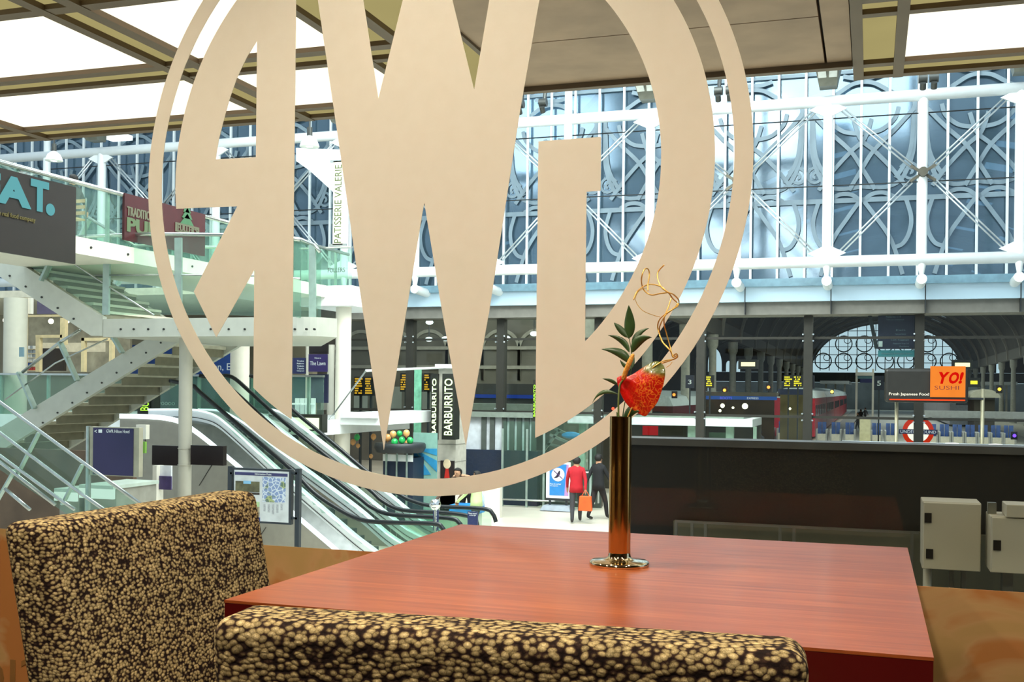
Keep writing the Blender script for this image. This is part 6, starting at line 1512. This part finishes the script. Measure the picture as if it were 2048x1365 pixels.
a, b, c, d = rect(1560, 790, 1606, 838, 58); put(MB().box(a, b, 58, 60, FLOOR, d), 'body', glow('cream_kiosk_wall', '#6f664a', .6, .6, 1.5), sh2); put(MB().box(a-.1, b+.1, 57.8, 60, d, d+.3), 'roof', mat('navy_roof', '#1c2a4c', .5), sh2)
pst2 = thing('grey_lean_board', 'pale tilted board standing on the concourse above the parapet', 'board', PY(1515, 893, 38))
put(MB().prism([PY(x, y, 38) for x, y in ((1490, 893), (1518, 893), (1535, 884), (1508, 884))], (0, .4, .05)), 'board', m_white, pst2); put(MB().box(pst2.location.x-.3, pst2.location.x+.2, 38.1, 38.3, FLOOR, PY(1512, 893, 38).z), 'stand', m_bg, pst2)
# clusters of lights: small orange / red signals
for x, y, c_, lab in ((1348, 790, '#ff8030', 'small orange signal lamp left of the number three'), (1226, 818, '#ff4a30', 'small red signal lamp behind the flower stem'), (1403, 786, '#ffb040', 'small amber lamp below the left departure boards'), (1449, 781, '#ffa040', 'small amber lamp left of the blue shop'), (1537, 775, '#ff9040', 'small orange lamp above the blue shop'), (1664, 784, '#ffc860', 'small amber lamp above the red train'), (1999, 779, '#ffc040', 'small amber lamp beside the far right columns'), (2029, 872, '#7040ff', 'violet strip lamp at the right edge')):
    Yl = 60 if x != 1664 else 100; q = PY(x, y, Yl); t = thing('signal_lamp', lab, 'lamp', (q.x, Yl, q.z-.1))
    put(MB().ball(q, .085*Yl/60*(1.0), (1, 1, 1)), 'bulb', glow('sig_'+c_[1:], c_, 3.5), t, smooth=True); put(MB().box(q.x-.15, q.x+.15, Yl+.1, Yl+.25, q.z-.2, q.z+.2), 'case', m_bd, t)
for x0, y0, x1, y1, Y, lab, mt in ((1482, 725, 1510, 733, 60, 'glowing cream shop name sign in the left vault', glow('cream_sign_glow', '#ffeeb8', 2.)), (1910, 726, 1940, 734, 60, 'glowing white sign above the orange panel', glow('cream_sign_glow', '#ffeeb8', 2.)), (1941, 762, 1955, 769, 60, 'small glowing yellow sign right of the sushi sign', g_ye)):
    glowsign('lit_sign', x0, y0, x1, y1, Y, mt, lab, .15)
# train
def train(xpx_side, Y0, Y1, ybot, ytop, lab, c_, wd=2.8, cars=3):
    z1 = PY(xpx_side, ytop, Y0).z; X = PY(xpx_side, ytop, Y0).x
    t = thing('train', lab, 'train', (X-wd/2, (Y0+Y1)/2, FLOOR)); L = (Y1-Y0)/cars; m_tr = mat('train_'+c_[1:], c_, .35); 
    for i in range(cars):
        ya, yb2 = Y0+i*L+.2, Y0+(i+1)*L-.2
        sec = [(X, FLOOR+.3), (X, z1-.9), (X-.25, z1-.35), (X-wd*.5, z1), (X-wd+.25, z1-.35), (X-wd, z1-.9), (X-wd, FLOOR+.3)]
        cr_ = put(MB().prism([(x, ya, z) for x, z in sec[:2]+sec[5:]], (0, yb2-ya, 0)), 'carriage', m_tr, t)
        put(MB().prism([(x+.01 if x == X else x, ya, z+.01) for x, z in sec[1:6]], (0, yb2-ya, 0)), 'carriage_roof', mat('pale_train_roof', '#c3d2d6', .4), t)
        wm = MB()
        n = int(L/3.2)
        for j in range(n):
            y = ya+1.2+j*3.1; wm.box(X, X+.03, y, y+1.9, z1-2.2, z1-1.4)
        wm.box(X-wd*.8, X-wd*.2, ya-.03, ya, z1-2.2, z1-1.2)
        put(wm, 'windows', mat('dark_train_window', '#2a2e38', .1), cr_)
    return t
train(1630, 80, 190, 830, 772, 'red and white train standing at the left of platform four', '#a3182c', cars=5)
train(1345, 62, 120, 850, 782, 'dark red train behind the anthurium in the left vault', '#4d1418', cars=2)
train(1960, 120, 215, 800, 768, 'pale grey train beyond the right hand columns', '#c9cdd6', cars=4)
# grey locomotive-like rounded building beyond the gates
lo = thing('rounded_pavilion', 'dark pavilion with pale curved roof right of the sushi sign', 'pavilion', (PY(1970, 823, 80).x, 82, FLOOR))
a = PY(1940, 800, 80).x; b = PY(2001, 800, 80).x; zc = PY(1970, 796, 80).z; hh_ = PY(1970, 779, 80).z-zc
pts = [((a+b)/2-(b-a)/2*math.cos(PI*i/16), 80, zc+hh_*math.sin(PI*i/16)) for i in range(17)]
put(MB().prism(pts, (0, 6, 0)), 'curved_roof', mat('pale_roof_sheet', '#8c8a7c', .5), lo); put(MB().box(a+.3, b-.3, 80.5, 85.5, FLOOR, zc), 'walls', m_par, lo)
# footbridge in the distance and far buildings
fbx = thing('footbridge', 'pale glazed footbridge lift towers far down the platform', 'footbridge', (PY(1727, 780, 150).x, 150, FLOOR))
for x0, x1 in ((1711, 1715), (1744, 1748)):
    a, b, c, d = rect(x0, 738, x1, 800, 150); put(MB().box(a, b, 150, 151, FLOOR, d), 'tower_post', m_white2, fbx)
a, b, c, d = rect(1711, 745, 1748, 752, 150); put(MB().box(a, b, 149.9, 151, c, d), 'crossbeam', m_white2, fbx); a, b, c, d = rect(1715, 752, 1744, 758, 150); put(MB().box(a, b, 150, 151, c, d), 'glazing', mat('teal_glazing', '#4f7a80', .3), fbx)
a, b, c, d = rect(1720, 758, 1744, 766, 149); put(MB().box(a, b, 149, 149.3, c, d), 'sign', mat('navy_small', '#22285c', .5), fbx)
fb_ = put(MB().box(HX-HR-2*SR+.5, HX+HR+2*SR-.5, 236, 246, FLOOR, 3.2), 'far_building', mat('far_grey_building', '#777b7e', .8, var=.3, scale=.3), None, 'low grey building far beyond the end of the platforms', 'building')
for i, (x0, x1, y) in enumerate(((1640, 1698, 762), (1950, 2035, 764))):
    a, b, c, d = rect(x0, y, x1, y+6, 190); t = thing('platform_canopy', 'white %s platform canopy far down the tracks' % ('left', 'right')[i], 'canopy', ((a+b)/2, 190, FLOOR))
    put(MB().box(a, b, 190, 215, c, d), 'roof', m_white, t)
    for k_ in range(3): xx = a+(b-a)*(k_+.5)/3; put(MB().box(xx-.15, xx+.15, 195, 195.3, FLOOR, c), 'post', m_white2, t)
# platforms and gaps of track
put(MB().box(PY(1700, 800, 75).x*0+PY(1631, 800, 75).x+.2, HX+9, 78, 218, FLOOR, FLOOR+.12), 'floor_platform', mat('pale_platform', '#9b9b97', .5), kind='structure')
# ceiling lamps of the left concourse (bright round lights)
for x, y, lab in ((859, 645, 'round white ceiling lamp between the letter legs, upper one'), (858, 679, 'round white ceiling lamp between the letter legs, lower one'), (891, 678, 'round white ceiling lamp hidden partly by the letter leg'), (1013, 677, 'round white ceiling lamp right of the central letter'), (1068, 668, 'round pale ceiling lamp near the right hand letter')):
    q = PY(x, y, 40); t = thing('ceiling_lamp', lab, 'lamp', (q.x, 40, q.z-.1), 'round lamps in the side hall')
    put(MB().ball(q, .12, (1.3, 1, .8)), 'bulb', glow('lamp_glow', '#f4fbff', 3.), t, smooth=True); put(MB().tube([(q.x, 40, q.z+.1), (q.x, 40, q.z+.9)], .02, 6), 'stem', m_black, t)
# station office facade behind the middle (arched grey wall)
of = thing('office_facade', 'grey arched station office facade behind the middle letters', 'facade', (PY(850, 760, 47).x, 47, FLOOR))
a, b = PY(560, 700, 47).x, PY(1190, 700, 47).x; zf2 = PY(900, 600, 47).z
put(MB().box(a, b, 47, 47.5, FLOOR, zf2), 'wall', mat('grey_stone_facade', '#66635a', .8, var=.3, scale=.8), of)
for i in range(9):
    x = a+(b-a)*(i+.5)/9; put(MB().ring2d((x, PY(900, 700, 47).z), .95, .8, 46.9, 47, 20, 0, PI).box(x-.95, x-.8, 46.9, 47, PY(900, 760, 47).z, PY(900, 700, 47).z).box(x+.8, x+.95, 46.9, 47, PY(900, 760, 47).z, PY(900, 700, 47).z), 'window_arch', mat('pale_stone_trim', '#9a978c', .7), of)
    put(MB().box(x-.35, x+.35, 46.95, 47.0, PY(900, 825, 47).z, PY(900, 775, 47).z), 'lit_window', glow('pale_window', '#a8aca0', .5, .3, 1), of)
for y_ in (738, 700): z = PY(900, y_, 47).z; put(MB().box(a, b, 46.8, 47, z, z+.15), 'string_course', mat('pale_stone_trim', '#9a978c', .7), of)
ss2 = thing('counter_row', 'dark counter row with blue lit band behind the white stall', 'counter', (PY(1000, 800, 40).x, 40, FLOOR))
a, b, c, d = rect(905, 768, 1100, 785, 40); put(MB().box(a, b, 40, 42, FLOOR, d), 'body', mat('charcoal_counter', '#2c2c2a', .5), ss2)
a, b, c, d = rect(950, 790, 1075, 797, 39.9); put(MB().box(a, b, 39.9, 40, c, d), 'blue_band', glow('blue_band_glow', '#2c4aa8', .7, .4, 1), ss2)
a, b, c, d = rect(905, 808, 1068, 825, 39); put(MB().box(a, b, 38.6, 40, c, d), 'shelf', mat('grey_green_roof', '#7b857b', .5), ss2)
